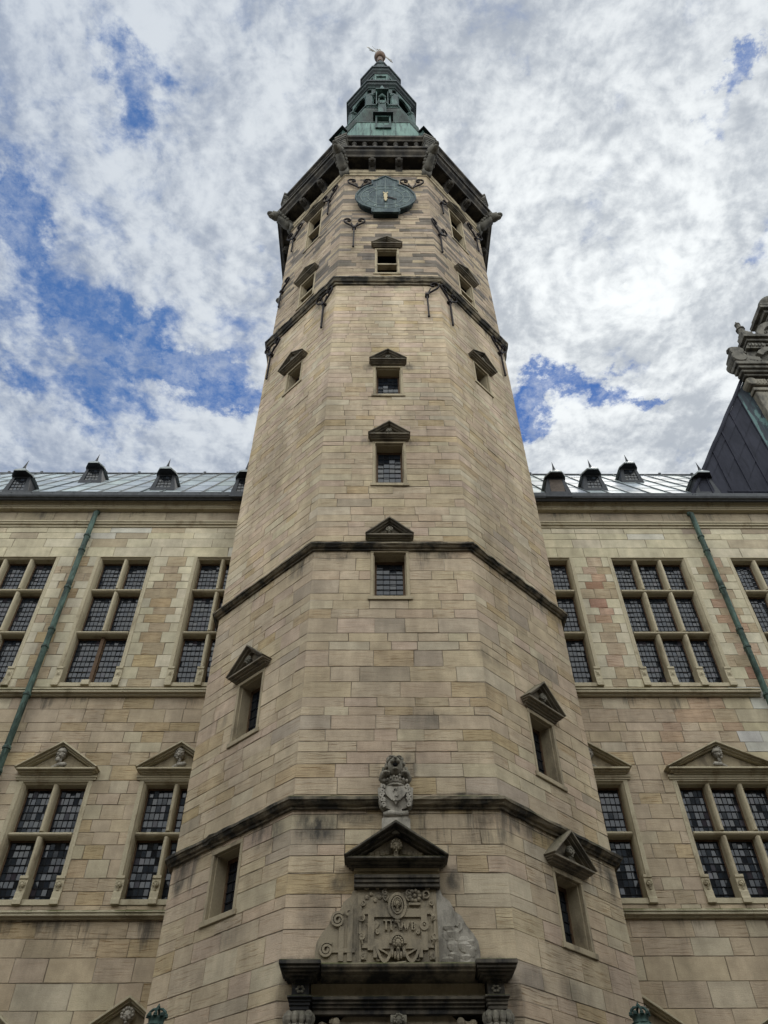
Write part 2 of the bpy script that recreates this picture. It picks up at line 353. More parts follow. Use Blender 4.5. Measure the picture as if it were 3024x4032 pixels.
# ------------------------------------------------------------------ mesh builder
class MB:
    def __init__(self, fr=None):
        self.v = []; self.f = []; self.c = []; self.uv = []; self.mi = []
        self.fr = fr or (lambda s, d, z: (s, d, z))
    def p(self, s, d, z):
        self.v.append(self.fr(s, d, z)); return len(self.v) - 1
    def raw(self, co):
        self.v.append(tuple(co)); return len(self.v) - 1
    def face(self, ids, c=(1, 1, 1, 0), uv=None, mi=0):
        self.f.append(tuple(ids)); self.c.append(c); self.uv.append(uv); self.mi.append(mi)
    def box(self, s0, s1, d0, d1, z0, z1, **k):
        i = [self.p(s, d, z) for z in (z0, z1) for d in (d0, d1) for s in (s0, s1)]
        for q in ((0, 1, 3, 2), (4, 6, 7, 5), (0, 4, 5, 1), (2, 3, 7, 6), (0, 2, 6, 4), (1, 5, 7, 3)):
            self.face([i[j] for j in q], **k)
    def prism(self, pts, d0, d1, **k):                 # outline in (s, z), extruded in d
        n = len(pts)
        a = [self.p(s, d0, z) for s, z in pts]; b = [self.p(s, d1, z) for s, z in pts]
        self.face(a[::-1], **k); self.face(b, **k)
        for i in range(n):
            j = (i + 1) % n
            self.face((a[i], a[j], b[j], b[i]), **k)
    def vprism(self, pts, z0, z1, **k):                # outline in (s, d), extruded in z
        n = len(pts)
        a = [self.p(s, d, z0) for s, d in pts]; b = [self.p(s, d, z1) for s, d in pts]
        self.face(a[::-1], **k); self.face(b, **k)
        for i in range(n):
            j = (i + 1) % n
            self.face((a[i], a[j], b[j], b[i]), **k)
    def hprism(self, pts, s0, s1, **k):                # outline in (d, z), extruded in s
        n = len(pts)
        a = [self.p(s0, d, z) for d, z in pts]; b = [self.p(s1, d, z) for d, z in pts]
        self.face(a[::-1], **k); self.face(b, **k)
        for i in range(n):
            j = (i + 1) % n
            self.face((a[i], a[j], b[j], b[i]), **k)
    def lathe(self, prof, n=8, phase=None, cx=0, cy=0, octa=True, cap=True, sx=1, sy=1, **k):
        # octa: radii are apothems of an octagon whose faces look along the axes
        ph = PI / n if phase is None else phase
        f = 1 / math.cos(PI / n) if octa else 1
        rings = []
        for r, z in prof:
            rings.append([self.p(cx + sx * r * f * math.cos(ph + 2 * PI * i / n), cy + sy * r * f * math.sin(ph + 2 * PI * i / n), z) for i in range(n)])
        for a, b in zip(rings, rings[1:]):
            for i in range(n):
                j = (i + 1) % n
                self.face((a[i], a[j], b[j], b[i]), **k)
        if cap:
            self.face(rings[0][::-1], **k); self.face(rings[-1], **k)
    def bar(self, pts, hw, hd, **k):                   # rectangular bar along a path in (s, d, z); hw across in the s-z plane, hd in d
        n = len(pts); rings = []
        for i, q in enumerate(pts):
            a = pts[max(i - 1, 0)]; b = pts[min(i + 1, n - 1)]
            tx, tz = b[0] - a[0], b[2] - a[2]
            L = math.hypot(tx, tz) or 1
            nx, nz = -tz / L, tx / L
            rings.append([self.p(q[0] + nx * hw * e, q[1] + hd * g, q[2] + nz * hw * e) for e, g in ((-1, -1), (1, -1), (1, 1), (-1, 1))])
        for a, b in zip(rings, rings[1:]):
            for i in range(4):
                j = (i + 1) % 4
                self.face((a[i], a[j], b[j], b[i]), **k)
        self.face(rings[0][::-1], **k); self.face(rings[-1], **k)
    def tube(self, pts, r, n=8, **k):
        rings = []; up = Vector((0.13, 0.31, 0.94)); m_ = len(pts)
        pts = [Vector(self.fr(*q)) for q in pts]
        rr = r if isinstance(r, (list, tuple)) else [r] * m_
        for i, q in enumerate(pts):
            t = (pts[min(i + 1, m_ - 1)] - pts[max(i - 1, 0)]).normalized()
            x = t.cross(up)
            if x.length < 1e-3: x = t.cross(Vector((1, 0, 0)))
            x.normalize(); y = t.cross(x)
            rings.append([self.raw(q + (x * math.cos(2 * PI * j / n) + y * math.sin(2 * PI * j / n)) * rr[i]) for j in range(n)])
        for a, b in zip(rings, rings[1:]):
            for i in range(n):
                j = (i + 1) % n
                self.face((a[i], a[j], b[j], b[i]), **k)
        self.face(rings[0][::-1], **k); self.face(rings[-1], **k)
    def ball(self, s, d, z, rs, rd, rz, n=10, k=7, fn=None, **kw):
        rows = []
        for i in range(k + 1):
            th = PI * i / k; row = []
            for j in range(n):
                ph = 2 * PI * j / n
                x, y, q = math.sin(th) * math.cos(ph), math.sin(th) * math.sin(ph), math.cos(th)
                g = fn(x, y, q) if fn else 1.0
                row.append(self.p(s + rs * x * g, d + rd * y * g, z + rz * q * g))
            rows.append(row)
        for a, b in zip(rows, rows[1:]):
            for i in range(n):
                j = (i + 1) % n
                self.face((a[i], b[i], b[j], a[j]), **kw)
    def build(self, name, mats, parent=None, smooth=False, fix=True, bevel=0.0):
        me = bpy.data.meshes.new(name)
        me.from_pydata(self.v, [], self.f)
        mats = mats if isinstance(mats, (list, tuple)) else [mats]
        for mt in mats: me.materials.append(mt)
        me.polygons.foreach_set('material_index', self.mi)
        at = me.attributes.new('tint', 'FLOAT_COLOR', 'FACE')
        at.data.foreach_set('color', [x for c in self.c for x in c])
        if any(q is not None for q in self.uv):
            uvl = me.uv_layers.new(name='st'); data = []
            for q, f in zip(self.uv, self.f):
                data += [x for pr in (q or [(0, 0)] * len(f)) for x in pr]
            uvl.data.foreach_set('uv', data)
        if fix:
            bm = bmesh.new(); bm.from_mesh(me)
            bmesh.ops.recalc_face_normals(bm, faces=bm.faces)
            bm.to_mesh(me); bm.free()
        if smooth:
            me.polygons.foreach_set('use_smooth', [True] * len(me.polygons))
        me.update()
        o = bpy.data.objects.new(name, me); COL.objects.link(o)
        if parent: o.parent = parent
        if bevel:
            bv = o.modifiers.new('edge wear', 'BEVEL'); bv.width = bevel; bv.segments = 1; bv.limit_method = 'ANGLE'
        return o


def thing(name, loc, label, cat, group=None, rz=0.0):
    o = bpy.data.objects.new(name, None); COL.objects.link(o)
    o.location = loc; o.rotation_euler.z = rz; o.empty_display_size = 0.3
    o['label'] = label; o['category'] = cat
    if group: o['group'] = group
    return o

def copy_tree(o, parent):
    c = o.copy(); COL.objects.link(c); c.parent = parent
    for ch in o.children: copy_tree(ch, c)
    return c


# ------------------------------------------------------------------ frames
APO = 4.52                       # apothem of the tower
HW = APO * T8                    # half the width of one face
TX, TY = 0.37, 18.0
ANG = {'F': -90, 'L': -135, 'R': -45, 'LL': 180, 'RR': 0, 'BL': 135, 'BR': 45, 'B': 90}

def oct_frame(face, apo=APO):
    a = math.radians(ANG[face]); n = (round(math.cos(a), 9), round(math.sin(a), 9)); t = (-n[1], n[0])
    return lambda s, d, z: (n[0] * (apo + d) + t[0] * s, n[1] * (apo + d) + t[1] * s, z)

wing_frame = lambda s, d, z: (s, -d, z)      # origin of the wing stands on y = 18


# ------------------------------------------------------------------ masonry
def var(c, amt):
    k = 1 + rnd.uniform(-amt, amt)
    return (c[0] * k, c[1] * k * (1 + rnd.uniform(-.012, .012)), c[2] * k * (1 + rnd.uniform(-.05, .04)))

TAN = (0.446, 0.360, 0.250)
def pal_tower(s, z, w_, h_, hole):
    r = rnd.random()
    if z > 28.2:
        dk = 0.42 if z > 32 else 0.25
        if r < dk: c, a, st = (0.165, 0.14, 0.115), 0.3, 0.7
        elif r < 0.8: c, a, st = (0.345, 0.272, 0.195), 0.14, 0.9
        else: c, a, st = (0.38, 0.305, 0.21), 0.1, 0.7
    else:
        if r < 0.08: c, a, st = (0.435, 0.335, 0.205), 0.07, 1.0
        elif r < 0.16: c, a, st = (0.455, 0.385, 0.275), 0.05, 0.3
        elif r < 0.42: c, a, st = (0.445, 0.346, 0.252), 0.05, 0.5
        elif r < 0.46 and z < 16: c, a, st = (0.37, 0.305, 0.228), 0.08, 0.4
        else: c, a, st = TAN, 0.055, rnd.choice((0.3, 0.5, 0.8, 1.0))
    return (*var(c, a), st)

def pal_wing(s, z, w_, h_, hole):
    r = rnd.random()
    if z > 18.15:
        if z > 19.66: c, a, st = (0.36, 0.30, 0.215), 0.16, 0.25
        elif r < 0.66: c, a, st = (0.50, 0.44, 0.315), 0.07, 0.1
        elif r < 0.82: c, a, st = (0.51, 0.475, 0.395), 0.05, 0.05
        elif r < 0.93: c, a, st = (0.42, 0.35, 0.245), 0.10, 0.3
        else: c, a, st = (0.32, 0.26, 0.19), 0.1, 0.2
    elif z > 13.3:
        if hole and w_ < .5 and r < 0.85:
            c, a, st = (0.49, 0.435, 0.315), 0.08, 0.08
        elif s > 0 and r < 0.62: c, a, st = rnd.choice(((0.42, 0.29, 0.20), (0.43, 0.32, 0.23), (0.37, 0.225, 0.155), (0.42, 0.335, 0.23))), 0.10, 1.0
        elif r < 0.40: c, a, st = rnd.choice(((0.42, 0.325, 0.195), (0.36, 0.27, 0.165))), 0.10, 1.0
        else: c, a, st = (0.40, 0.32, 0.215), 0.08, 0.9
    else:
        if s > 9.6 and z > 9.5:
            c, a, st = ((0.50, 0.48, 0.43), 0.06, 0.02) if r < .5 else ((0.48, 0.41, 0.28), 0.08, 0.1)
        elif s > 7.5 and z > 11 and r < 0.4: c, a, st = (0.42, 0.305, 0.215), 0.08, 0.8
        elif r < 0.11: c, a, st = (0.42, 0.325, 0.20), 0.07, 1.0
        elif r < 0.24: c, a, st = (0.435, 0.37, 0.265), 0.05, 0.15
        else: c, a, st = (0.418, 0.335, 0.236), 0.06, rnd.choice((0.1, 0.3, 0.6, 0.8))
    return (*var(c, a), st)

def make_courses(z0, z1, breaks, sizes):
    zs = sorted({round(x, 3) for x in [z0, z1] + [b for b in breaks if z0 < b < z1]})
    # merge breaks lying closer than 0.1
    keep = [zs[0]]
    for x in zs[1:]:
        if x - keep[-1] > 0.06: keep.append(x)
    if keep[-1] != z1: keep[-1] = z1
    outz = [keep[0]]
    for a, b in zip(keep, keep[1:]):
        L = b - a; z = a
        while L > 0:
            lo, hi = sizes(z)
            h = rnd.uniform(lo, hi)
            if L < hi * 1.15 and L < h * 1.6: outz.append(b); break
            if L - h < lo * 0.7: h = L / 2
            z += h; L -= h; outz.append(z)
    return outz

def intervals(s0, s1, holes, za, zb):
    iv = [(s0, s1, False, False)]
    for (h0, h1, hz0, hz1) in holes:
        if hz0 < zb - 0.02 and hz1 > za + 0.02:
            nv = []
            for a, b, ha, hb in iv:
                if h1 <= a or h0 >= b: nv.append((a, b, ha, hb)); continue
                if h0 > a: nv.append((a, h0, ha, True))
                if h1 < b: nv.append((h1, b, True, hb))
            iv = nv
    return iv

def wall_face(mb, s0, s1, courses, holes, pal, bw, corner=None, ends=True, mw=0.0075, quoin=False):
    """real ashlar: every stone a raised block with its own tint, mortar recessed between"""
    G = mw
    for ci, (za, zb) in enumerate(zip(courses, courses[1:])):
        zm = (za + zb) / 2; h = zb - za
        for (a, b, ha, hb) in intervals(s0, s1, holes, za, zb):
            if b - a < 0.02: continue
            cuts = [a]; L = b - a; bq = b
            if quoin and L > .9:
                if ha: cuts.append(a + (.22 if ci % 2 else .40) + rnd.uniform(-.04, .06))
                if hb: bq = b - (.40 if ci % 2 else .22) - rnd.uniform(-.04, .06)
            while True:
                wv_ = rnd.uniform(*bw(zm)) * (0.75 + h)
                if cuts[-1] + wv_ > bq - 0.20: break
                cuts.append(cuts[-1] + wv_)
            if bq < b: cuts.append(bq)
            cuts.append(b)
            q = [mb.p(a, -0.010, za), mb.p(b, -0.010, za), mb.p(b, -0.010, zb), mb.p(a, -0.010, zb)]
            mb.face(q, mi=1)
            for i, (x0, x1) in enumerate(zip(cuts, cuts[1:])):
                atl = i == 0 and not ha and ends; atr = i == len(cuts) - 2 and not hb and ends
                hole = (i == 0 and ha) or (i == len(cuts) - 2 and hb)
                c = pal((x0 + x1) / 2, zm, x1 - x0, h, hole)
                if corner is not None:
                    if atl and (ci, 'l') in corner: c = corner[(ci, 'l')]
                    if atr: corner[(ci, 'r')] = c
                pr = rnd.uniform(0.0, 0.007)
                if c[3] > 0.85 and rnd.random() < 0.15: pr = -0.006
                j = lambda: rnd.gauss(0, 0.0040)
                xa = x0 if atl else x0 + G; xb = x1 if atr else x1 - G
                if i == 0 and ha: xa = x0
                if i == len(cuts) - 2 and hb: xb = x1
                A = [(xa + (0 if atl else j()), za + G + j()), (xb + (0 if atr else j()), za + G + j()),
                     (xb + (0 if atr else j()), zb - G + j()), (xa + (0 if atl else j()), zb - G + j())]
                ou, ov = rnd.uniform(0, 60), rnd.uniform(0, 60)
                dl = [pr] * 4
                if corner is not None:
                    if atl:
                        k0, k1 = corner.get((ci, 'dl'), (.01, .01)); dl[0], dl[3] = -k0, -k1
                        A[0] = (s0 + k0 * T8, A[0][1]); A[3] = (s0 + k1 * T8, A[3][1])
                    if atr:
                        k0, k1 = [min(.009, abs(rnd.gauss(.004, .004))) for _ in range(2)]; corner[(ci, 'd')] = (k0, k1); dl[1], dl[2] = -k0, -k1
                        A[1] = (s1 - k0 * T8, A[1][1]); A[2] = (s1 - k1 * T8, A[2][1])
                top = [mb.p(x, d_, z) for (x, z), d_ in zip(A, dl)]
                bot = [mb.p(x + dx * 0.004, -0.028, z + dz * 0.004) for (x, z), (dx, dz) in zip(A, ((-1, -1), (1, -1), (1, 1), (-1, 1)))]
                uvs = [(x + ou, z + ov) for x, z in A]
                mb.face(top, c=c, uv=uvs)
                for k in range(4):
                    l = (k + 1) % 4
                    if (k == 1 and atr) or (k == 3 and atl): continue
                    mb.face((bot[k], bot[l], top[l], top[k]), c=c, uv=[uvs[k], uvs[l], uvs[l], uvs[k]])


# ------------------------------------------------------------------ carved bits
def head_bust(mb, s, d, z, h, turn=0.0, hair='cap', shoulders=True):
    """a carved head on shoulders: skull, brow, nose, mouth, beard or hair; h = height of the head"""
    r = h * 0.5
    ct, sn = math.cos(turn), math.sin(turn)
    def pt(x, y, q):                       # x right, y outward, q up in head radii
        return (s + (x * ct + y * sn) * r, d + (y * ct - x * sn) * r, z + q * r)
    old = mb.fr
    mb.fr = lambda a, b, c: old(*pt(a, b, c))
    def skull(x, y, q):
        g = 1.0
        if q < -0.2: g *= 1 + 0.25 * (q + 0.2)          # narrower jaw
        return g
    mb.ball(0, 0, 0, 0.74, 0.82, 1.0, 12, 9, skull)
    mb.ball(0, 0.84, -0.12, 0.13, 0.22, 0.26, 6, 5)     # nose
    for e in (-1, 1):
        mb.ball(e * 0.30, 0.70, 0.16, 0.20, 0.14, 0.09, 6, 4)   # brows
        mb.ball(e * 0.30, 0.68, 0.0, 0.12, 0.10, 0.09, 6, 4)    # eyes
        mb.ball(e * 0.76, 0.05, -0.02, 0.10, 0.2, 0.24, 6, 4)   # ears
        mb.ball(e * 0.34, 0.56, -0.30, 0.2, 0.2, 0.22, 6, 4)    # cheeks
    mb.ball(0, 0.72, -0.46, 0.26, 0.12, 0.06, 6, 4)
    mb.ball(0, 0.70, -0.57, 0.22, 0.12, 0.06, 6, 4)
    mb.ball(0, 0.60, -0.80, 0.26, 0.24, 0.18, 6, 4)     # chin
    if hair == 'beard':
        mb.ball(0, 0.55, -0.98, 0.42, 0.36, 0.48, 8, 6)
        mb.lathe([(0.84, 0.32), (0.86, 0.5), (0.78, 0.9), (0.45, 1.18), (0.16, 1.26), (0.14, 1.42), (0.02, 1.5)], 10, 0, octa=False)
    elif hair == 'helmet':
        mb.lathe([(0.92, 0.22), (0.95, 0.34), (0.82, 0.8), (0.4, 1.15), (0.02, 1.25)], 10, 0, octa=False)
        for k in range(6):
            a = PI * (0.15 + 0.14 * k)
            mb.ball(0, math.cos(a) * 0.9, 0.35 + math.sin(a) * 0.95, 0.16, 0.22, 0.22, 6, 4)
    else:
        for k in range(16):
            a = -0.35 + (PI + 0.7) * k / 15
            mb.ball(math.cos(a) * 0.76, 0.18 + 0.25 * (k % 2), 0.12 + math.sin(a) * 0.8, 0.26, 0.32, 0.26, 6, 4)
    mb.vprism([(0.36 * math.cos(a), 0.30 * math.sin(a)) for a in [2 * PI * i / 8 for i in range(8)]], -1.5, -0.6)
    if shoulders:
        for i in range(5):
            x = -1.15 + 0.575 * i
            mb.ball(x, -0.1, -1.75 - 0.12 * abs(i - 2), 0.52, 0.5, 0.42, 8, 6)
    mb.fr = old

def scroll(cs, cz, r0, turns, start, n=26, grow=0.16, d=0.0, cw=1):
    pts = []
    for i in range(n):
        t = i / (n - 1); a = start + cw * t * turns * 2 * PI
        r = r0 * (grow + (1 - grow) * t)
        pts.append((cs + r * math.cos(a), d, cz + r * math.sin(a)))
    return pts

def pediment(mb, s, z, hw, ht, dep, steps=((1.0, 1.0), (0.80, 0.66), (0.62, 0.42)), band=0.085, bh=0.11):
    """triangular pediment: base cornice and two raking cornices, each stepped like a moulding"""
    # base cornice of three fillets
    b = bh / 2.6
    zz = z
    for k, (e, dd) in enumerate(((0.86, 0.40), (0.91, 0.62), (0.95, 0.86))):
        mb.box(s - hw * e, s + hw * e, -0.02, dep * dd, zz, zz + b * (0.8 if k < 2 else 1.0)); zz += b * (0.8 if k < 2 else 1.0)
    zb = zz
    th = band * ht * 2.3
    fr = [(0.0, 0.36, 1.0), (0.36, 0.68, 0.72), (0.68, 1.0, 0.46)]
    L = math.hypot(hw, ht)
    for sg in (-1, 1):
        for (t0, t1, dd) in fr:
            def off(t):   # inner line offset downward by t*th*L/hw
                return t * th * L / hw * 0.85
            xs = [(s + sg * hw, zb - 0.30 * b), (s, zb + ht)]
            o0, o1 = off(t0), off(t1)
            xa0 = hw - max(0, 0) ; 
            pts = [(s + sg * hw * (1 - 0.02 * t0), zb - o0 * 0.25), (s, zb + ht - o0), (s, zb + ht - o1), (s + sg * (hw - o1 * 0.9), zb - 0.002 - 0.0 * o1)]
            if t0 > 0: pts[0] = (s + sg * (hw - o0 * 0.9), zb - 0.002)
            if sg > 0: pts = pts[::-1]
            mb.prism(pts, -0.02, dep * dd + 0.001 * (sg + 1))
    return zb, th


# ------------------------------------------------------------------ windows
def glazing(parent, fr, s0, s1, z0, z1, d, nx, nz, name='glass_pane'):
    g = MB(fr)
    px, pz = (s1 - s0) / nx, (z1 - z0) / nz
    for i in range(nx):
        for j in range(nz):
            a, b = rnd.gauss(0, 0.0022), rnd.gauss(0, 0.0042)
            k = rnd.choice((0.7, 1, 1, 1.2, 1.5))
            c = (0.010 * k, 0.013 * k, 0.018 * k, 1)
            if rnd.random() < 0.06: c = (0.035, 0.03, 0.038, 1)
            q = [g.p(s0 + i * px, d - a - b, z0 + j * pz), g.p(s0 + (i + 1) * px, d + a - b, z0 + j * pz),
                 g.p(s0 + (i + 1) * px, d + a + b, z0 + (j + 1) * pz), g.p(s0 + i * px, d - a + b, z0 + (j + 1) * pz)]
            g.face(q, c=c)
    return g.build(name, M_GLASS, parent, fix=False)

def lead(mb, s0, s1, z0, z1, d, nx, nz, bars=True):
    for i in range(1, nx):
        x = s0 + (s1 - s0) * i / nx
        mb.box(x - 0.007, x + 0.007, d + 0.003, d + 0.010, z0, z1)
    for j in range(1, nz):
        z = z0 + (z1 - z0) * j / nz
        if bars: mb.box(s0 - 0.02, s1 + 0.02, d + 0.013, d + 0.024, z - 0.0075, z + 0.0075)
        else: mb.box(s0, s1, d + 0.002, d + 0.014, z - 0.007, z + 0.007)

def tower_window(tower, face, s, z0, z1, hw, ped=None, head=True, glazed=True, transom=None, nx=4, nz=7):
    fr = oct_frame(face)
    f = MB(fr); j = 0.075; RD = -0.42 if glazed else -0.26
    for sg in (-1, 1):
        a, b = sorted((s + sg * hw, s + sg * (hw + j)))
        f.box(a, b, RD, 0.018, z0, z1)
        a, b = sorted((s + sg * (hw - 0.025), s + sg * hw))
        f.box(a, b, RD, -0.055, z0, z1)
    f.box(s - hw - j, s + hw + j, RD, 0.021, z1, z1 + j * 1.1)
    f.box(s - hw, s + hw, RD, -0.055, z1 - 0.025, z1)
    f.box(s - hw - j - 0.05, s + hw + j + 0.05, -0.42, 0.045, z0 - 0.10, z0)
    if transom: f.box(s - hw + 0.025, s + hw - 0.025, -0.26, -0.02, transom - 0.045, transom + 0.045)
    win = f.build('window', M_TRIM, tower, bevel=0.006)
    if glazed:
        fm = MB(fr)
        for sg in (-1, 1):
            a, b = sorted((s + sg * (hw - 0.025), s + sg * (hw - 0.075)))
            fm.box(a, b, -0.37, -0.31, z0, z1 - 0.025)
        fm.box(s - hw + 0.075, s + hw - 0.075, -0.37, -0.312, z1 - 0.10, z1 - 0.025)
        fm.build('window_frame', M_WOOD, win)
        gs0, gs1 = s - hw + 0.075, s + hw - 0.075
        glazing(win, fr, gs0, gs1, z0, z1 - 0.10, -0.335, nx, nz)
        ld = MB(fr); lead(ld, gs0, gs1, z0, z1 - 0.10, -0.335, nx, nz); ld.build('lead_bars', M_LEAD, win)
    else:
        b = MB(fr); b.box(s - hw + 0.0, s + hw, -1.5, -1.45, z0 - 0.1, z1 + 0.1)
        for sg in (-1, 1):
            a_, b_ = sorted((s + sg * hw, s + sg * (hw + 0.06)))
            b.box(a_, b_, -1.5, RD, z0 - 0.1, z1 + 0.1)
        b.box(s - hw, s + hw, -1.45, RD, z1, z1 + 0.1)
        b.build('dark_recess', M_DARK, win)
    if ped is not None:
        pz, phw, pht, dep = ped
        p = MB(fr)
        zb, th = pediment(p, s, pz, phw, pht, dep)
        p.prism([(s - phw * 0.8, zb), (s + phw * 0.8, zb), (s, zb + pht * 0.85)], -0.02, 0.03)
        p.box(s - hw - 0.16, s + hw + 0.16, -0.02, 0.05, z1 + 0.10, pz + 0.002)
        p.build('pediment', M_PED, win, bevel=0.006)
        if head:
            hb = MB(fr); hh = pht * 0.34
            head_bust(hb, s, 0.13, zb + hh * 0.95, hh, rnd.uniform(-.3, .3), 'cap', shoulders=False)
            hb.build('carved_head', M_GREY, win, smooth=True)
    return (s - hw - j, s + hw + j, z0 - 0.10, z1 + j * 1.1)


# ================================================================== the ground
g = MB()
N = 24
for i in range(-N, N):
    for j in range(-N, N):
        x0, x1, y0, y1 = i * 12, i * 12 + 12, j * 12, j * 12 + 12
        g.face([g.raw((x0, y0, 0)), g.raw((x1, y0, 0)), g.raw((x1, y1, 0)), g.raw((x0, y1, 0))])
def mat_cobbles():
    mt, t, b = new_mat("cobblestones")
    ob = t.n('ShaderNodeTexCoord').outputs['Object']
    vo = t.n('ShaderNodeTexVoronoi', feature='DISTANCE_TO_EDGE'); t.l(ob, vo.inputs['Vector']); vo.inputs['Scale'].default_value = 6
    n = t.noise(ob, 1.5, 5)
    c = t.mix(t.mapr(n, 0.35, 0.65), (0.13, 0.118, 0.10), (0.085, 0.078, 0.07))
    c = t.mix(t.mapr(vo.outputs['Distance'], 0.0, 0.08), (0.06, 0.055, 0.045), c)
    t.l(c, b.inputs['Base Color']); b.inputs['Roughness'].default_value = 0.85
    bump(t, b, vo.outputs['Distance'], 0.6, 0.03)
    return mt
ground = g.build('courtyard_ground', mat_cobbles())
ground['kind'] = 'structure'

# ================================================================== THE TOWER
tower = thing('castle_tower', (TX, TY, 0), 'tall octagonal sandstone tower with string courses, small pedimented windows and green copper spire', 'tower')

TW = []   # (face, hole)
def tw(face, *a, **k): TW.append((face, tower_window(tower, face, *a, **k)))
# front face, bottom to top: s, z0, z1, half width, pediment (z, half width, height, depth)
tw('F', -0.06, 12.72, 14.08, 0.385, ped=(14.40, 0.59, 0.56, 0.27), nx=4, nz=8)
tw('F', -0.03, 16.55, 18.22, 0.385, ped=(18.31, 0.59, 0.52, 0.27), nx=4, nz=8)
tw('F', -0.03, 20.54, 21.98, 0.385, ped=(22.07, 0.59, 0.51, 0.27), nx=4, nz=7)
tw('F', 0.0, 28.25, 30.20, 0.39, ped=(30.30, 0.61, 0.52, 0.25), head=False, glazed=False, transom=29.05)
# diagonal faces
for fc, e in (('L', 1), ('R', -1)):
    tw(fc, 0.0, 9.98 if fc == 'L' else 9.00, 11.40 if fc == 'L' else 10.38, 0.41, ped=((11.52 if fc == 'L' else 10.52), 0.68, 0.60, 0.27), nx=4, nz=6)
    tw(fc, 0.0, 22.78, 23.95, 0.36, ped=(24.04, 0.66, 0.52, 0.27), nx=4, nz=6)
    tw(fc, e * 0.06, 28.45, 30.22, 0.40, ped=(30.33, 0.66, 0.50, 0.25), head=False, glazed=False, transom=29.1)
    tw(fc, e * -0.03, 33.52, 36.55, 0.43, ped=(36.66, 0.66, 0.42, 0.25), head=False, glazed=False, transom=35.0)
tw('L', 0.0, 6.42, 7.60, 0.41, nx=4, nz=6)
tw('R', 0.0, 5.88, 7.06, 0.41, ped=(7.18, 0.70, 0.60, 0.27), nx=4, nz=6)

portal_hole = (-1.60, 1.60, 0.0, 5.0)
breaks = [h[2] for f, h in TW] + [h[3] for f, h in TW] + [7.79, 8.05, 14.15, 14.46, 27.4, 28.05, 37.8, 5.0]
def csize(z):
    if z > 28: return (0.15, 0.30)
    if z > 14.3: return (0.17, 0.32)
    if z > 8: return (0.19, 0.42)
    return (0.26, 0.44)
courses = make_courses(0.0, 38.6, breaks, csize)
def bwid(z):
    return (0.42, 0.95) if z > 8 else (0.5, 1.05)
wall = MB()
first = {}; prev = None
order = ['LL', 'L', 'F', 'R', 'RR', 'BR', 'B', 'BL']
corner = {}
for fc in order:
    wall.fr = oct_frame(fc)
    holes = [h for f, h in TW if f == fc]
    if fc == 'F': holes.append(portal_hole)
    nxt = {(ci, 'l' if k == 'r' else 'dl'): c for (ci, k), c in corner.items() if k in ('r', 'd')}
    corner = nxt
    wall_face(wall, -HW, HW, courses, holes, pal_tower, bwid, corner)
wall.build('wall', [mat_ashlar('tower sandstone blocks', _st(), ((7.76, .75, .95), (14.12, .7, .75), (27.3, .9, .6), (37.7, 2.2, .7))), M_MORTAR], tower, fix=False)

def ring(name, prof, mat, bevel=0.0, parent=None, rough=0.0):
    r = MB()
    if not rough: r.lathe(prof, cap=False)
    else:                                    # worn: every face in short lengths, edges nicked and slightly uneven
        rr = random.Random(len(name) + int(prof[0][1] * 10)); NS = 20; f = 1 / math.cos(PI / 8); loops = []
        for k in range(8):
            a0, a1 = PI / 8 + k * PI / 4, PI / 8 + (k + 1) * PI / 4
            for q in range(NS):
                t = q / NS
                dx = math.cos(a0) * (1 - t) + math.cos(a1) * t; dy = math.sin(a0) * (1 - t) + math.sin(a1) * t
                chip = rough * 3.5 if rr.random() < .07 else 0
                jz = rr.gauss(0, rough * .5); col = []
                for (R, z) in prof:
                    out_ = max(0, R - APO - .04)
                    g = rr.gauss(0, rough) * (1 if out_ > 0 else .2) - chip * (1 if out_ > .08 else 0)
                    col.append(r.p((R + g) * f * dx, (R + g) * f * dy, z + jz))
                loops.append(col)
        n = len(loops)
        for a in range(n):
            b = (a + 1) % n
            for q in range(len(prof) - 1): r.face((loops[a][q], loops[b][q], loops[b][q + 1], loops[a][q + 1]))
    return r.build(name, mat, parent or tower, fix=True, bevel=bevel)

def course(z0, z1, dep):
    h = z1 - z0
    return [(APO - 0.03, z0), (APO + dep * .30, z0), (APO + dep * .34, z0 + h * .22), (APO + dep * .62, z0 + h * .25), (APO + dep * .80, z0 + h * .42),
            (APO + dep * .84, z0 + h * .52), (APO + dep, z0 + h * .55), (APO + dep * 1.0, z0 + h * .80), (APO + dep * .86, z0 + h * .90), (APO + dep * .25, z0 + h * 1.18), (APO - 0.03, z0 + h * 1.3)]
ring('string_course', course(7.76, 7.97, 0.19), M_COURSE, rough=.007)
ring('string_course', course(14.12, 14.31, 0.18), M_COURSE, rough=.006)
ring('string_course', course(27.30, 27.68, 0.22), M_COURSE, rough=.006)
# frieze moulding below the cornice
ring('frieze_moulding', [(APO - .02, 37.70), (APO + .05, 37.72), (APO + .06, 37.86), (APO + .11, 37.90), (APO + .12, 38.16), (APO + .06, 38.22), (APO - .02, 38.24)], M_TRIM)
# cornice
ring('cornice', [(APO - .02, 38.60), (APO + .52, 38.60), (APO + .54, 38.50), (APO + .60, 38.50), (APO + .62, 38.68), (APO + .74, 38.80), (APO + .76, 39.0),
                 (APO + .84, 39.02), (APO + .84, 39.18), (APO + .3, 39.30), (APO - .5, 39.30)], M_TOP)
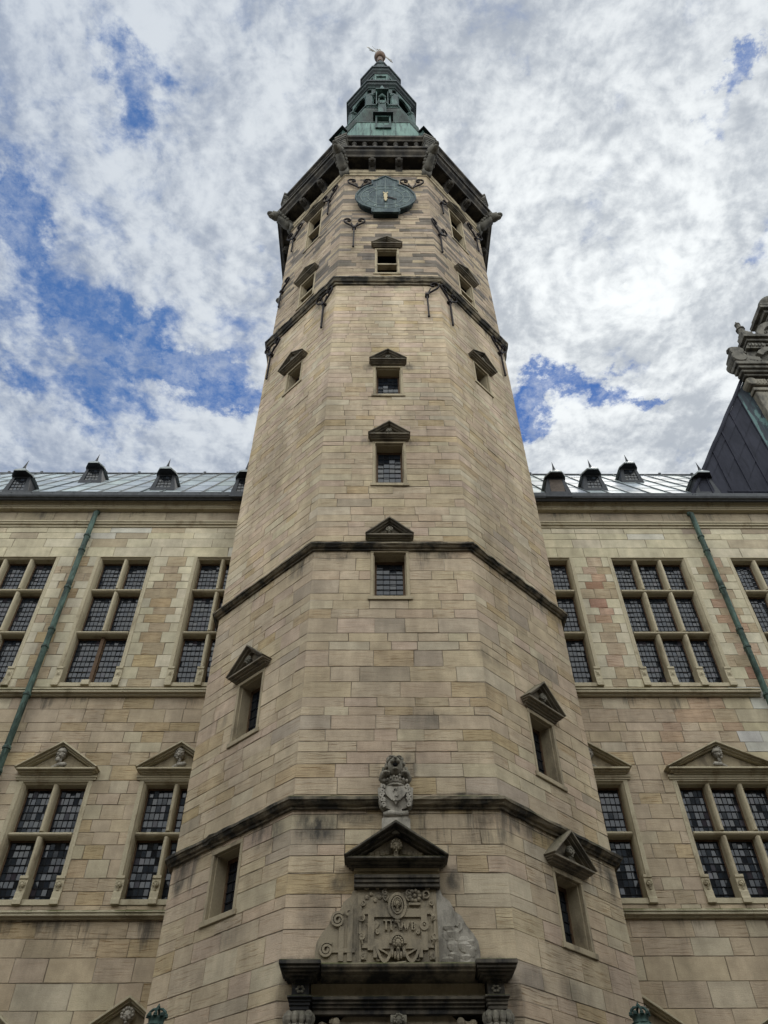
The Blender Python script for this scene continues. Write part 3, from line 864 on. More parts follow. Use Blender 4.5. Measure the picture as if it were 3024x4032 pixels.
# corbels: two to a face
cor = None
for fc in order:
    for s_ in (-0.62, 0.62):
        if cor is None:
            c = MB(oct_frame('F'))
            pts = [(-.05, 37.95), (.10, 37.95), (.16, 38.08), (.30, 38.22), (.44, 38.26), (.52, 38.34), (.54, 38.46), (.50, 38.58), (-.05, 38.58)]
            c.hprism(pts, -0.16, 0.16)
            c.hprism([(.30, 38.16), (.46, 38.20), (.57, 38.30), (.58, 38.42), (.50, 38.50), (.2, 38.4)], -0.10, 0.10)
            c.ball(0, 0.55, 38.30, 0.11, 0.09, 0.12, 8, 6)
            for e in (-.06, .06): c.ball(e, 0.60, 38.36, 0.03, 0.04, 0.03, 6, 4)
            cor = c.build('corbel', M_TOP, tower, bevel=0.01); o = cor
        else:
            o = cor.copy(); COL.objects.link(o); o.parent = tower
        a = math.radians(ANG[fc] + 90)
        o.rotation_euler.z = a
        o.location = (math.cos(a) * s_, math.sin(a) * s_, 0)
# gargoyles on the corners: beast heads on projecting necks
gar = None
for k in range(8):
    a = math.radians(-112.5 + 45 * k)
    if gar is None:
        rr = APO / math.cos(PI / 8)
        gb = MB(lambda s, d, z: (s, -(rr + d), z))
        gb.hprism([(-.1, 37.75), (.12, 37.80), (.22, 38.12), (-.1, 38.5)], -0.22, 0.22)
        gb.tube([(0, 0.0, 38.12), (0, .25, 38.25), (0, .50, 38.42), (0, .72, 38.60)], [.24, .25, .22, .20], 10)
        gb.ball(0, .90, 38.66, .24, .30, .23, 12, 9)
        gb.ball(0, 1.16, 38.68, .15, .20, .10, 10, 7)     # upper jaw
        gb.ball(0, 1.10, 38.47, .13, .17, .06, 10, 7)     # lower jaw
        for e in (-1, 1):
            gb.ball(e * .12, 1.06, 38.78, .06, .06, .06, 6, 5)
            gb.ball(e * .20, .78, 38.84, .06, .12, .12, 6, 5)
            for q in range(4): gb.ball(e * .22, .70 - .12 * q, 38.62 - .1 * q, .09, .10, .13, 6, 5)
        gar = gb.build('gargoyle', M_CREST, tower, smooth=True); o = gar
    else:
        o = gar.copy(); COL.objects.link(o); o.parent = tower
    o.rotation_euler.z = a + PI / 2
# balustrade
bal = MB(); bal.lathe([(4.72, 40.62), (5.10, 40.62), (5.14, 40.74), (5.24, 40.80), (5.24, 41.0), (5.0, 41.06), (4.72, 41.06)], cap=False)
bal.lathe([(4.74, 39.3), (5.12, 39.3), (5.10, 39.52), (4.74, 39.52)], cap=False)
balus = bal.build('balustrade', M_TOP, tower)
ped_o = None; bl_o = None
for k in range(8):
    a = math.radians(-112.5 + 45 * k)
    if ped_o is None:
        rr = 4.95 / math.cos(PI / 8); pb = MB(lambda s, d, z: (s, -(rr + d), z))
        for (e, z0, z1) in ((.30, 39.28, 39.5), (.26, 39.5, 39.62), (.22, 39.62, 40.5), (.26, 40.5, 40.62), (.32, 40.86, 41.02), (.29, 40.62, 40.86)):
            pb.box(-e, e, -e, e, z0, z1)
        for q in range(3): pb.box(-.24, .24, .15, .25, 39.72 + .26 * q, 39.88 + .26 * q)
        ped_o = pb.build('pedestal', M_CREST, balus, bevel=0.02); o = ped_o
    else:
        o = ped_o.copy(); COL.objects.link(o); o.parent = balus
    o.rotation_euler.z = a + PI / 2
for fc in order:
    a = math.radians(ANG[fc] + 90)
    for q in range(7):
        s_ = (q - 3) * 0.50
        if bl_o is None:
            b_ = MB(); b_.lathe([(.10, 39.5), (.13, 39.56), (.07, 39.66), (.17, 39.92), (.15, 40.1), (.07, 40.36), (.10, 40.42), (.13, 40.5), (.12, 40.62)], 10, 0, 0, -4.95, octa=False)
            bl_o = b_.build('baluster', M_TOP, balus, smooth=True); o = bl_o
        else:
            o = bl_o.copy(); COL.objects.link(o); o.parent = balus
        o.rotation_euler.z = a; o.location = (math.cos(a) * s_, math.sin(a) * s_, 0)

# --- the copper spire; it leans a little to the left, like the real one
SX = -0.10
sp = MB(); sp.lathe([(3.95, 39.2), (3.95, 43.15)], cx=SX * .3, cap=False); sp.build('drum', M_DKGREEN, tower)
sp = MB(); sp.lathe([(3.9, 43.15), (4.32, 43.2), (4.36, 43.32), (4.36, 43.60), (4.2, 43.72), (3.95, 43.9)], cx=SX * .4, cap=False); sp.build('roof_eave', M_DKGREEN, tower)
sp = MB(); prof = [(4.0, 43.85), (3.78, 44.3), (3.60, 45.0), (3.55, 46.0), (3.62, 47.2), (3.60, 48.1)]
sp.lathe(prof, cx=SX * .5, cap=False)
# seams of the sheet copper
dome_seam = MB()
for fc in order:
    dome_seam.fr = (lambda f0: (lambda s, d, z: (f0(s, d, z)[0] + SX * .5, f0(s, d, z)[1], z)))(oct_frame(fc, 0))
    for s_ in (-0.72, 0.0, 0.68):
        for (r0, z0), (r1, z1) in zip(prof, prof[1:]):
            dome_seam.hprism([(r0 - .02, z0), (r0 + .035, z0), (r1 + .035, z1), (r1 - .02, z1)], s_ - .025, s_ + .025)
dome = sp.build('dome', mat_copper('bright verdigris', (0.135, 0.215, 0.18), (0.08, 0.135, 0.115), (0.022, 0.03, 0.028), 0.42, 0.62), tower)
dome_seam.build('sheet_seam', M_GREEN, dome)
sp = MB(); sp.lathe([(3.60, 48.1), (3.64, 48.14), (3.62, 48.26), (3.3, 49.2), (2.9, 50.2), (2.5, 51.0), (2.30, 51.7), (2.36, 52.1), (2.55, 52.8), (2.72, 53.3), (2.76, 53.5), (2.74, 53.62), (2.2, 53.7)], cx=SX * .7, cap=False)
sp.build('dome_shoulder', mat_copper("streaked brown copper", (0.045, 0.052, 0.046), (0.07, 0.105, 0.09), (0.022, 0.025, 0.024), 0.42, 0.6), tower)
# lantern: eight corner piers with arches between
ln = MB(); ln.lathe([(2.36, 53.6), (2.36, 55.3), (2.44, 55.35), (2.44, 55.55), (2.28, 55.6)], cx=SX * .9, cap=False)
for (r0, z0, z1) in ((2.42, 54.0, 54.08), (2.42, 54.9, 54.98)): ln.lathe([(2.3, z0), (r0, z0), (r0, z1), (2.3, z1)], cx=SX * .9, cap=False)
lantern = ln.build('lantern', M_GREEN, tower)
pier = MB()
for k in range(8):
    a = math.radians(-112.5 + 45 * k)
    ca, sa = math.cos(a), math.sin(a)
    rr = 2.14 / math.cos(PI / 8)
    pier.fr = (lambda ca=ca, sa=sa, rr=rr: (lambda s, d, z: (ca * (rr + d) - sa * s + SX * .9, sa * (rr + d) + ca * s, z)))()
    for (e, z0, z1) in ((.33, 55.5, 55.75), (.26, 55.75, 58.0), (.30, 58.0, 58.12), (.34, 58.12, 58.3)):
        pier.vprism([(-e, -e), (e, -e), (e, 0.0), (e * .5, .13), (-e * .5, .13), (-e, 0.0)], z0, z1)
pier.build('pier', M_GREEN, lantern)
ar = MB()
for fc in order:
    f0 = oct_frame(fc, 2.02)
    ar.fr = (lambda f0: (lambda s, d, z: (f0(s, d, z)[0] + SX * .9, f0(s, d, z)[1], z)))(f0)
    hw_ = 2.14 * T8 + .02; n_ = 10
    for i in range(n_):
        a0, a1 = PI * i / n_, PI * (i + 1) / n_
        r_ = hw_ - .2
        pts = [(-r_ * math.cos(a0), 58.25 + 1.05 * math.sin(a0)), (-r_ * math.cos(a1), 58.25 + 1.05 * math.sin(a1)), (-r_ * math.cos(a1), 59.75), (-r_ * math.cos(a0), 59.75)]
        ar.prism(pts, 0, .14)
ar.build('arch', M_GREEN, lantern)
core = MB(); core.lathe([(0.9, 53.6), (0.9, 59.8)], cx=SX * .9); core.build('inner_post', M_DARK, lantern)
sp = MB(); sp.lathe([(1.0, 59.72), (2.12, 59.72), (2.14, 59.84), (2.22, 59.9), (2.24, 60.08), (2.36, 60.2), (2.40, 60.5), (2.48, 60.55), (2.48, 60.80), (2.30, 61.0), (2.1, 61.5),
                    (1.8, 62.2), (1.5, 63.0), (1.36, 63.6)], cx=SX, cap=False)
sp.build('lantern_roof', M_DKGREEN, tower)
# upper lantern with open panels
ul = MB(); ul.lathe([(1.38, 63.5), (1.38, 64.7), (1.30, 64.75)], cx=SX * 1.1, cap=False)
upper = ul.build('upper_lantern', M_DKGREEN, tower)
up_ = MB(); pn = MB()
for fc in order:
    for mbx, f0 in ((up_, oct_frame(fc, 1.22)), (pn, oct_frame(fc, 1.16))):
        mbx.fr = (lambda f0: (lambda s, d, z: (f0(s, d, z)[0] + SX * 1.1, f0(s, d, z)[1], z)))(f0)
    hw_ = 1.22 * T8
    for e in (-1, 1):
        a_, b_ = sorted((e * hw_, e * (hw_ - .14))); up_.box(a_, b_, -.15, .04, 64.7, 66.9)
    up_.box(-hw_, hw_, -.15, .045, 66.4, 66.9); up_.box(-hw_, hw_, -.15, .045, 64.7, 65.1)
    pn.box(-hw_ + .08, hw_ - .08, -.1, 0, 65.0, 66.5)
up_.build('post', M_GREEN, upper); pn.build('panel', M_GREEN, upper)
sp = MB(); sp.lathe([(1.1, 66.85), (1.30, 66.9), (1.34, 67.1), (1.46, 67.3), (1.50, 67.6), (1.58, 67.65), (1.58, 67.95), (1.35, 68.3), (1.0, 69.4), (0.74, 71.0), (0.62, 72.4), (0.70, 72.5), (0.70, 72.75),
                    (0.45, 72.9), (0.24, 73.6), (0.20, 74.4), (0.28, 74.5), (0.28, 74.8), (0.18, 75.0), (0.16, 75.5)], cx=SX * 1.5, cap=False)
sp.build('spire_roof', M_DKGREEN, tower)
# box dormers on the four diagonals and the front of the dome, and the tall hoist shaft above the front one
dm = None
for fc in ('F', 'L', 'R', 'BL', 'BR'):
    if dm is None:
        b_ = MB(lambda s, d, z: (s, -(3.3 + d), z))
        hwid = .44
        for e in (-1, 1):
            a1_, b1_ = sorted((e * hwid, e * (hwid - .10))); b_.box(a1_, b1_, -.6, .42, 47.3, 49.0)
        b_.box(-hwid, hwid, -.6, .421, 47.0, 47.45); b_.box(-hwid + .1, hwid - .1, -.6, .42, 48.84, 49.0)
        dm = b_.build('roof_dormer', M_GREEN, tower); o = dm
        k_ = MB(b_.fr); k_.box(-hwid + .1, hwid - .1, -.5, -.06, 47.45, 48.84)
        k_.build('dark_opening', M_DARK, dm)
        r_ = MB(b_.fr)
        ex = .58
        A = [r_.p(-ex, -.9, 49.0), r_.p(ex, -.9, 49.0), r_.p(ex, .62, 49.0), r_.p(-ex, .62, 49.0)]
        B = [r_.p(-ex, -.9, 49.08), r_.p(ex, -.9, 49.08), r_.p(ex, .62, 49.08), r_.p(-ex, .62, 49.08)]
        tip = [r_.p(0, .15, 49.75), r_.p(0, -.9, 49.75)]
        r_.face(A[::-1]); 
        for i in range(4): r_.face((A[i], A[(i + 1) % 4], B[(i + 1) % 4], B[i]))
        r_.face((B[3], B[2], tip[0])); r_.face((B[2], B[1], tip[1], tip[0])); r_.face((B[0], B[3], tip[0], tip[1])); r_.face((B[1], B[0], tip[1]))
        r_.build('dormer_roof', M_DKGREEN, dm)
    else:
        o = copy_tree(dm, tower)
    o.rotation_euler.z = math.radians(ANG[fc] + 90)
    o.location.x = SX * .6
hb = MB(lambda s, d, z: (s - .09, -(2.75 + d), z))
hb.box(-.27, .27, -.3, .12, 51.6, 55.0)
hb.box(-.20, .20, .12, .20, 52.0, 54.6)
for e in (-.2, .2): hb.box(e - .03, e + .03, .12, .24, 51.6, 55.0)
hb.box(-.33, .33, .0, .24, 53.9, 54.1)
hb.box(-.24, .24, -.3, .26, 55.0, 55.15)
hb.tube([(-.14, .22, 55.0), (0, .34, 55.0), (.14, .22, 55.0)], .13, 10)
hb.build('hoist_shaft', M_GREEN, tower)
hk = MB(hb.fr)
b0 = [hk.p(-.42, -.5, 55.9), hk.p(.42, -.5, 55.9), hk.p(.42, .5, 55.9), hk.p(-.42, .5, 55.9)]
b1 = [hk.p(-.42, -.5, 56.0), hk.p(.42, -.5, 56.0), hk.p(.42, .5, 56.0), hk.p(-.42, .5, 56.0)]
hk.face(b0[::-1]); hk.face(b1)
for i in range(4): hk.face((b0[i], b0[(i + 1) % 4], b1[(i + 1) % 4], b1[i]))
q_ = [hk.p(-.19, .1, 56.0), hk.p(.19, .1, 56.0), hk.p(.19, .46, 56.0), hk.p(-.19, .46, 56.0)]; ap_ = hk.p(0, .28, 57.5)
for i in range(4): hk.face((q_[i], q_[(i + 1) % 4], ap_))
for e in (-.36, .36): hk.box(e - .03, e + .03, .3, .36, 53.2, 55.9)
hk.build('hoist_hood', M_GREEN, tower)

# --- iron wall anchors
def anchor(face, s, z, arms=(-1, 1), stem=1.6, k=1.0, lean=1.0):
    a = MB(oct_frame(face)); D = 0.09; hw_, hd_ = .021, .030
    if stem:
        a.bar([(s, D, z + .1), (s, D, z - stem)], .028, .028)
        a.ball(s, D, z - stem, .05, .05, .06, 6, 5)
        a.box(s - .07, s + .07, 0, D + .06, z - .09, z + .03)
    for e in arms:
        e2 = e
        pts = [(s + e2 * .02 * k, D, z), (s + e2 * .12 * k, D, z + .16 * k), (s + e2 * .32 * k, D, z + .36 * k), (s + e2 * .48 * k, D, z + .55 * k),
               (s + e2 * .545 * k, D, z + .74 * k), (s + e2 * .50 * k, D, z + .90 * k), (s + e2 * .38 * k, D, z + .97 * k), (s + e2 * .24 * k, D, z + .92 * k),
               (s + e2 * .18 * k, D, z + .80 * k), (s + e2 * .22 * k, D, z + .69 * k), (s + e2 * .31 * k, D, z + .68 * k), (s + e2 * .34 * k, D, z + .76 * k)]
        # smooth the polyline
        for _ in range(2):
            np_ = [pts[0]]
            for p0, p1 in zip(pts, pts[1:]):
                np_ += [tuple(.75 * x + .25 * y for x, y in zip(p0, p1)), tuple(.25 * x + .75 * y for x, y in zip(p0, p1))]
            pts = np_ + [pts[-1]]
        a.bar(pts, hw_ * k, .034)
        a.bar([(s + e2 * .05, D, z + .10), (s + e2 * .17 * k, D, z + .5 * k)], .02, .02)
    return a.build('wall_anchor', M_IRON, tower)
for e in (-1, 1):
    anchor('F', e * 1.18, 36.12, stem=0)
anchor('F', -1.32, 32.05, stem=1.75, k=.82)
anchor('F', 1.40, 26.50, arms=(1,), stem=1.5, k=.85)
anchor('L', 0.97, 36.35, stem=1.45); anchor('L', -1.45, 36.15, stem=1.3)
anchor('L', 1.36, 26.50, stem=1.6, k=.8); anchor('L', -1.58, 26.45, stem=1.6, k=.8)
anchor('L', -1.66, 31.4, arms=(1,), stem=1.3, k=.8)
anchor('R', -1.02, 36.05, arms=(1,), stem=1.1, k=.7); anchor('R', 1.42, 36.25, stem=1.3)
anchor('R', -1.48, 32.1, stem=1.6, k=.9); anchor('R', -1.44, 26.60, stem=1.6, k=.8); anchor('R', 1.46, 26.50, stem=1.5, k=.8)

# --- the doorway
FF = oct_frame('F')
dw = MB(FF)
zb, th = pediment(dw, -0.03, 6.69, 0.885, 0.59, 0.47, band=.105, bh=.10)
dw_o = dw.build('doorway_pediment', M_SOOT, tower, bevel=0.008)
ty = MB(FF)
ty.prism([(-.72, zb), (.66, zb), (-.03, zb + .46)], -0.02, 0.10)
head_bust(ty, -0.03, 0.18, zb + .23, 0.22, 0.1, 'cap', shoulders=False)
for e in (-1, 1):
    for q in range(4): ty.ball(-.03 + e * (.15 + .09 * q), .11, zb + .17 - .015 * q, .07, .03, .05, 6, 4)
ty.build('tympanum', M_CARVE, dw_o)
fz = MB(FF)
fz.box(-.74, .70, -.02, .14, 6.64, 6.69); fz.box(-.70, .66, -.02, .10, 6.56, 6.64)
fz.build('frieze_panel', M_TRIM, tower, bevel=.005)
fb = MB(FF)
for i, (dd, z0, z1) in enumerate(((.22, 6.505, 6.56), (.19, 6.445, 6.505), (.16, 6.38, 6.445))):
    fb.box(-.735, .695, -.02, dd, z0, z1)
fb.build('dark_fillet', M_SOOT, tower, bevel=.004)
# inscription panel with strapwork
pn_ = MB(FF)
PZ0, PZ1 = 5.18, 6.37
pn_.box(-.68, .63, -.02, .07, PZ0, PZ1)
panel = pn_.build('inscription_panel', M_CARVE, tower, bevel=.004)
rl = MB(lambda a, b, c_: FF(a, b, 5.18 + (c_ - 5.18) * 1.11))
zc_ = 5.70; D0 = .07
# frame straps
def strap(x0, x1, z0, z1, d=.035): rl.box(x0, x1, D0 - .01, D0 + d, z0, z1)
strap(-.50, -.40, 5.42, 5.98); strap(.36, .46, 5.42, 5.98)
strap(-.42, .38, 5.86, 5.97, .034); strap(-.42, .38, 5.44, 5.56, .033)
for e in (-1, 1):
    cx = -.02 + e * .48
    strap(cx - .10, cx + .10, 5.90, 5.95, .03); strap(cx - .09, cx + .09, 5.45, 5.51, .03)
    strap(cx - .04 + e * .06, cx + .04 + e * .06, 5.30, 5.40, .03)
    rl.bar(scroll(cx + e * .10, 5.86, .055, 1.4, 0, d=D0 + .02, cw=e), .014, .025)
    rl.bar(scroll(cx + e * .10, 5.60, .055, 1.4, 0, d=D0 + .02, cw=-e), .014, .025)
    # swags under the lower mask
    rl.bar([(-.02 + e * (.08 + .27 * t), D0 + .035, 5.45 - .19 * math.sin(PI * t) + .02 * t) for t in [i / 12 for i in range(13)]], .020, .035)
    rl.bar([(-.02 + e * (.36 + .0 * t), D0 + .03, 5.46 - .14 * t) for t in (0, .5, 1)], .03, .03)
    rl.bar([(-.02 + e * (.14 + .2 * t), D0 + .03, 5.36 + .10 * t) for t in (0, .5, 1)], .012, .02)
    # ribbons and fruit at the top
    rl.bar([(-.02 + e * (.14 + .10 * t), D0 + .02, 6.15 - .06 * math.sin(PI * t)) for t in [i / 6 for i in range(7)]], .012, .02)
rosette = [(.27, 6.15)] + [(.27 + .085 * math.cos(a), 6.15 + .07 * math.sin(a)) for a in [2 * PI * i / 9 for i in range(9)]]
for (x, z) in rosette: rl.ball(x, D0 + .03, z, .038, .035, .032, 7, 5)
rl.bar([(.46 + .05 * math.cos(a), D0 + .02, 6.17 + .05 * math.sin(a)) for a in [2 * PI * i / 14 for i in range(15)]], .011, .02)
for i in range(7): rl.ball(-.52 + .07 * i, D0 + .012, 6.14 + .05 * math.sin(i * 2.1), .04, .018, .035, 6, 4)
strap(.17, .36, 6.02, 6.05, .05)
rc_ = random.Random(11)
for e in (-1, 1):
    for (x, z, r_) in ((.20, 6.20, .05), (.50, 6.28, .05), (.56, 6.06, .045), (.30, 5.32, .05), (.55, 5.34, .045), (.32, 5.66, .03)):
        rl.bar(scroll(-.02 + e * x, z, r_, 1.3, rc_.uniform(0, 6), d=D0 + .018, cw=e), .011, .022)
    for q in range(7): rl.ball(-.02 + e * rc_.uniform(.1, .6), D0 + .01, rc_.choice((rc_.uniform(6.08, 6.33), rc_.uniform(5.24, 5.42))), rc_.uniform(.02, .04), .028, rc_.uniform(.02, .035), 6, 4)
    rl.box(*sorted((-.02 + e * .585, -.02 + e * .62)), D0 - .01, D0 + .03, 5.25, 6.05)
    for z in (5.55, 5.86): rl.tube([(-.02 + e * .56, D0 + .02, z - .05), (-.02 + e * .585, D0 + .05, z), (-.02 + e * .56, D0 + .02, z + .06)], .022, 6)
# oval frame with a lion mask above, a bearded mask below
rl.bar([(-.02 + .135 * math.cos(a), D0 + .025, 6.01 + .165 * math.sin(a)) for a in [2 * PI * i / 24 for i in range(25)]], .020, .03)
rl.bar([(-.02 + .085 * math.cos(a), D0 + .02, 6.02 + .115 * math.sin(a)) for a in [2 * PI * i / 24 for i in range(25)]], .010, .03)
rl.ball(-.02, D0 + .03, 5.81, .05, .02, .04, 8, 5)
head_bust(rl, -.02, D0 + .035, 6.03, .13, 0, 'cap', False)
for i in range(10):
    a = 2 * PI * i / 10; rl.ball(-.02 + .06 * math.cos(a), D0 + .02, 6.02 + .08 * math.sin(a), .022, .025, .024, 6, 4)
rl.bar([(-.02 + .12 * math.cos(a), D0 + .03, 5.50 + .13 * math.sin(a)) for a in [PI * i / 12 for i in range(13)]], .020, .04)
head_bust(rl, -.02, D0 + .06, 5.49, .17, 0, 'cap', False)
for i in range(5): rl.ball(-.02 + .045 * (i - 2), D0 + .06, 5.37 - .02 * (2 - abs(i - 2)), .028, .035, .055, 6, 5)
rl.tube([(-.13, D0 + .06, 5.235), (-.06, D0 + .07, 5.225), (0.03, D0 + .07, 5.235), (.10, D0 + .06, 5.25)], [.025, .035, .035, .028], 8)
# rosette boss by the letters, right and the broken one left
for r_ in (.065, .042): rl.bar([(.41 + r_ * math.cos(a), D0 + .03, 5.75 + r_ * math.sin(a)) for a in [2 * PI * i / 18 for i in range(19)]], .012, .025)
rl.ball(.41, D0 + .035, 5.75, .022, .03, .022, 7, 5)
rl.ball(-.42, D0 + .01, 5.74, .10, .025, .08, 8, 5, fn=lambda x, y, q: 1 + .2 * math.sin(7 * x + 5 * q))
rl.build('strapwork', M_CARVE, panel)
# the letters as cut: TI . WB, the T's bar running over the I
lt = MB(FF); LZ0, LZ1 = 5.742, 5.868
def stroke(a, b, wd=.013): lt.bar([(a[0], D0 + .016, a[1]), (b[0], D0 + .016, b[1])], wd, .024)
stroke((-.255, LZ1 + .012), (-.085, LZ1 + .012), .010); stroke((-.205, LZ0), (-.205, LZ1)); stroke((-.125, LZ0), (-.125, LZ1))
for x in (-.205, -.125): stroke((x - .02, LZ0), (x + .02, LZ0), .005)
lt.ball(-.055, D0 + .01, 5.80, .018, .02, .018, 6, 5)
Wp = [(-.02, LZ1), (.03, LZ0), (.075, LZ1 - .02), (.12, LZ0), (.17, LZ1)]
for a, b in zip(Wp, Wp[1:]): stroke(a, b)
stroke((.215, LZ0), (.215, LZ1))
for (cz, r_) in ((LZ1 - .03, .030), (LZ0 + .034, .035)):
    lt.bar([(.215 + 1.25 * r_ * math.sin(a), D0 + .012, cz + r_ * math.cos(a)) for a in [PI * i / 10 for i in range(11)]], .009, .016)
lt.build('letters', M_CARVE, panel)
# volute side panels
for e in (-1, 1):
    vp = MB(FF)
    X = lambda x: -.025 + e * x
    outl = [(.655, 5.18), (1.29, 5.18), (1.31, 5.42), (1.29, 5.58), (1.22, 5.70), (1.12, 5.82), (1.05, 5.96), (.94, 6.04), (.88, 6.18), (.76, 6.27), (.73, 6.36), (.655, 6.36)]
    pts = [(X(x), z) for x, z in outl]
    vp.prism(pts if e > 0 else pts[::-1], -.02, .055)
    if e < 0:
        for (cx, cz, r_) in ((.96, 5.90, .12), (1.13, 5.46, .12)):
            vp.bar(scroll(X(cx), cz, r_, 2.0, 0.8, d=.07, cw=-1), .018, .03)
        vp.box(X(.94), X(.86), .05, .085, 5.30, 5.80); vp.box(X(.80), X(.72), .05, .08, 5.30, 6.1)
        vp.box(X(1.1), X(.68), .05, .083, 5.42, 5.48)
        vp.bar(scroll(X(.79), 6.03, .06, .6, 1.0, d=.06), .018, .03)
    else:      # worn to rubble on this side
        for q in range(26):
            x_ = rnd.uniform(.74, 1.16); z_ = rnd.uniform(5.24, 5.72) if x_ > .9 else rnd.uniform(5.3, 6.2)
            if x_ > 1.05 and z_ > 5.6: z_ -= .2
            vp.ball(X(x_), .05, z_, rnd.uniform(.05, .13), rnd.uniform(.015, .04), rnd.uniform(.05, .11), 8, 5, fn=lambda x, y, q: 1 + .15 * math.sin(9 * x + 4 * q))
        vp.bar(scroll(X(.95), 5.80, .09, 1.1, 0, d=.06), .02, .02)
    vp.build('volute_panel', M_CARVE if e < 0 else M_PALE, tower)
# entablature
en = MB(FF)
XL, XR = -1.20, 1.14
en.hprism([(-.02, 4.975), (.20, 4.985), (.22, 5.0), (.34, 5.015), (.36, 5.035), (.48, 5.045), (.49, 5.07), (.53, 5.10), (.54, 5.14), (.50, 5.165), (-.02, 5.18)], XL, XR)
ent = en.build('entablature', M_COURSE, tower, bevel=.006)
for e, (x0, x1) in ((-1, (-1.83, XL - .001)), (1, (XR + .001, 1.77))):
    ebl = MB(FF)
    for k_, (ex, dd, z0, z1) in enumerate(((.22, .32, 4.945, 4.975), (.16, .40, 4.975, 5.01), (.09, .48, 5.01, 5.045), (.05, .54, 5.045, 5.075), (.02, .58, 5.075, 5.12), (0.0, .62, 5.12, 5.185))):
        ebl.box(x0 + ex, x1 - ex * .8, -.02, dd, z0, z1) if e < 0 else ebl.box(x0 + ex * .8, x1 - ex, -.02, dd, z0, z1)
    ebl.build('entablature_block', M_SOOT, ent, bevel=.008)
fr2 = MB(FF); fr2.box(-1.36, 1.30, -.3, .10, 4.78, 4.98)
fr2.build('frieze_panel', M_TRIM, tower)
fb = MB(FF)
for (dd, z0, z1) in ((.26, 4.735, 4.78), (.22, 4.69, 4.735), (.18, 4.645, 4.69), (.14, 4.57, 4.645)):
    fb.box(-1.33, 1.27, -.3, dd, z0, z1)
fb.build('architrave', M_SOOT, tower, bevel=.004)
for e in (-1, 1):
    cx = -.03 + e * 1.475
    pl = MB(FF)
    pl.box(cx - .13, cx + .13, -.02, .30, 4.76, 4.945)
    for (w_, dd, z0, z1) in ((.185, .40, 4.735, 4.765), (.165, .36, 4.69, 4.735), (.155, .34, 4.645, 4.69), (.14, .32, 4.59, 4.645)):
        pl.box(cx - w_, cx + w_, -.02, dd, z0, z1)
    pl.box(cx - .15, cx + .15, -.02, .28, .35, 4.10); pl.box(cx - .2, cx + .2, -.02, .36, 0, .35)
    po = pl.build('pilaster', M_SOOT, tower, bevel=.006)
    cp = MB(FF)
    for q in range(3):
        for i in range(6):
            a = PI * (i + .5) / 6
            cp.ball(cx + .16 * math.cos(a) * (1 + .12 * q), .20 + .13 * math.sin(a) * (1 + .12 * q), 4.25 + .12 * q, .05, .05, .085, 6, 5)
    for i in (-1, 1): cp.bar(scroll(cx + i * .15, 4.53, .055, 1.5, 1, d=.30, cw=i), .016, .04)
    cp.lathe([(.13, 4.1), (.15, 4.3), (.19, 4.58)], 10, 0, cx, .16, octa=False)
    for i in range(6):
        a = 2 * PI * i / 6; cp.ball(cx + .05 * math.cos(a), 0.31, 4.86 + .035 * math.sin(a), .026, .02, .02, 6, 4)
    cp.build('carved_capital', M_GREY, po)
# arch and door below the frame
da = MB(FF)
n_ = 14; R1 = 1.02
for i in range(n_):
    a0, a1 = PI * i / n_, PI * (i + 1) / n_
    da.prism([(-.03 - R1 * math.cos(a0), 3.40 + R1 * math.sin(a0)), (-.03 - R1 * math.cos(a1), 3.40 + R1 * math.sin(a1)), (-.03 - 1.30 * math.cos(a1), min(4.57, 3.40 + 1.6 * math.sin(a1))), (-.03 - 1.30 * math.cos(a0), min(4.57, 3.40 + 1.6 * math.sin(a0)))], -.4, .02)
for e in (-1, 1):
    a_, b_ = sorted((-.03 + e * 1.02, -.03 + e * 1.33)); da.box(a_, b_, -.4, .02, 0, 3.40)
    for q in range(9): da.ball(-.03 + e * rnd.uniform(.75, 1.2), .04, rnd.uniform(4.2, 4.5), .07, .06, .06, 7, 5)
    da.ball(-.03 + e * .93, .10, 4.46, .07, .07, .08, 8, 6)
ao = da.build('door_arch', M_CARVE, tower, bevel=.004)
ks = MB(FF); ks.hprism([(0, 4.28), (.14, 4.32), (.2, 4.46), (.16, 4.56), (0, 4.56)], -.15, .09)
head_bust(ks, -.03, .20, 4.47, .17, 0, 'cap', False); ks.build('keystone', M_GREY, ao)
dr = MB(FF); dr.box(-1.05, .99, -.45, -.36, 0, 4.4)
for q in range(5): dr.box(-1.03 + .41 * q, -1.01 + .41 * q, -.36, -.345, 0, 4.4)
dr.build('door', M_WOOD, tower)

# ================================================================== clock
FC = oct_frame('F')
clock = thing('clock', (TX, TY - APO, 34.55), 'dark green copper clock with small gilt hour hand high on the tower front', 'clock')
CF = lambda s, d, z: (s, -d, z - 34.55)
ol = [(-.57, 33.02), (-.60, 33.12), (-.58, 33.39), (-.70, 33.47), (-.98, 33.70), (-1.20, 34.05), (-1.31, 34.45), (-1.28, 34.85), (-1.13, 35.30), (-.96, 35.62), (-.74, 35.83), (-.60, 35.92), (-.60, 36.36), (-.45, 36.44), (-.28, 36.62), (-.12, 36.82), (-.025, 36.90)]
sm = [(-.05 - x, z) for x, z in ol[::-1][1:]]
outline = ol + sm
cm = MB(CF); cm.prism(outline, .22, .30)
ins = [(-.025 + (x + .025) * 1.0, z) for x, z in outline]
dial = cm.build('dial', M_CLOCK, clock)
bx = MB(CF); bx.prism([(-.025 + (x + .025) * .93, 34.7 + (z - 34.7) * .95) for x, z in outline], 0.0, .22); bx.build('clock_case', M_DKGREEN, clock)
rim = MB(CF); rim.bar([(x, .30, z) for x, z in outline + outline[:1]], .035, .035); rim.build('rim', M_CLOCK, dial)
mk = MB(CF)
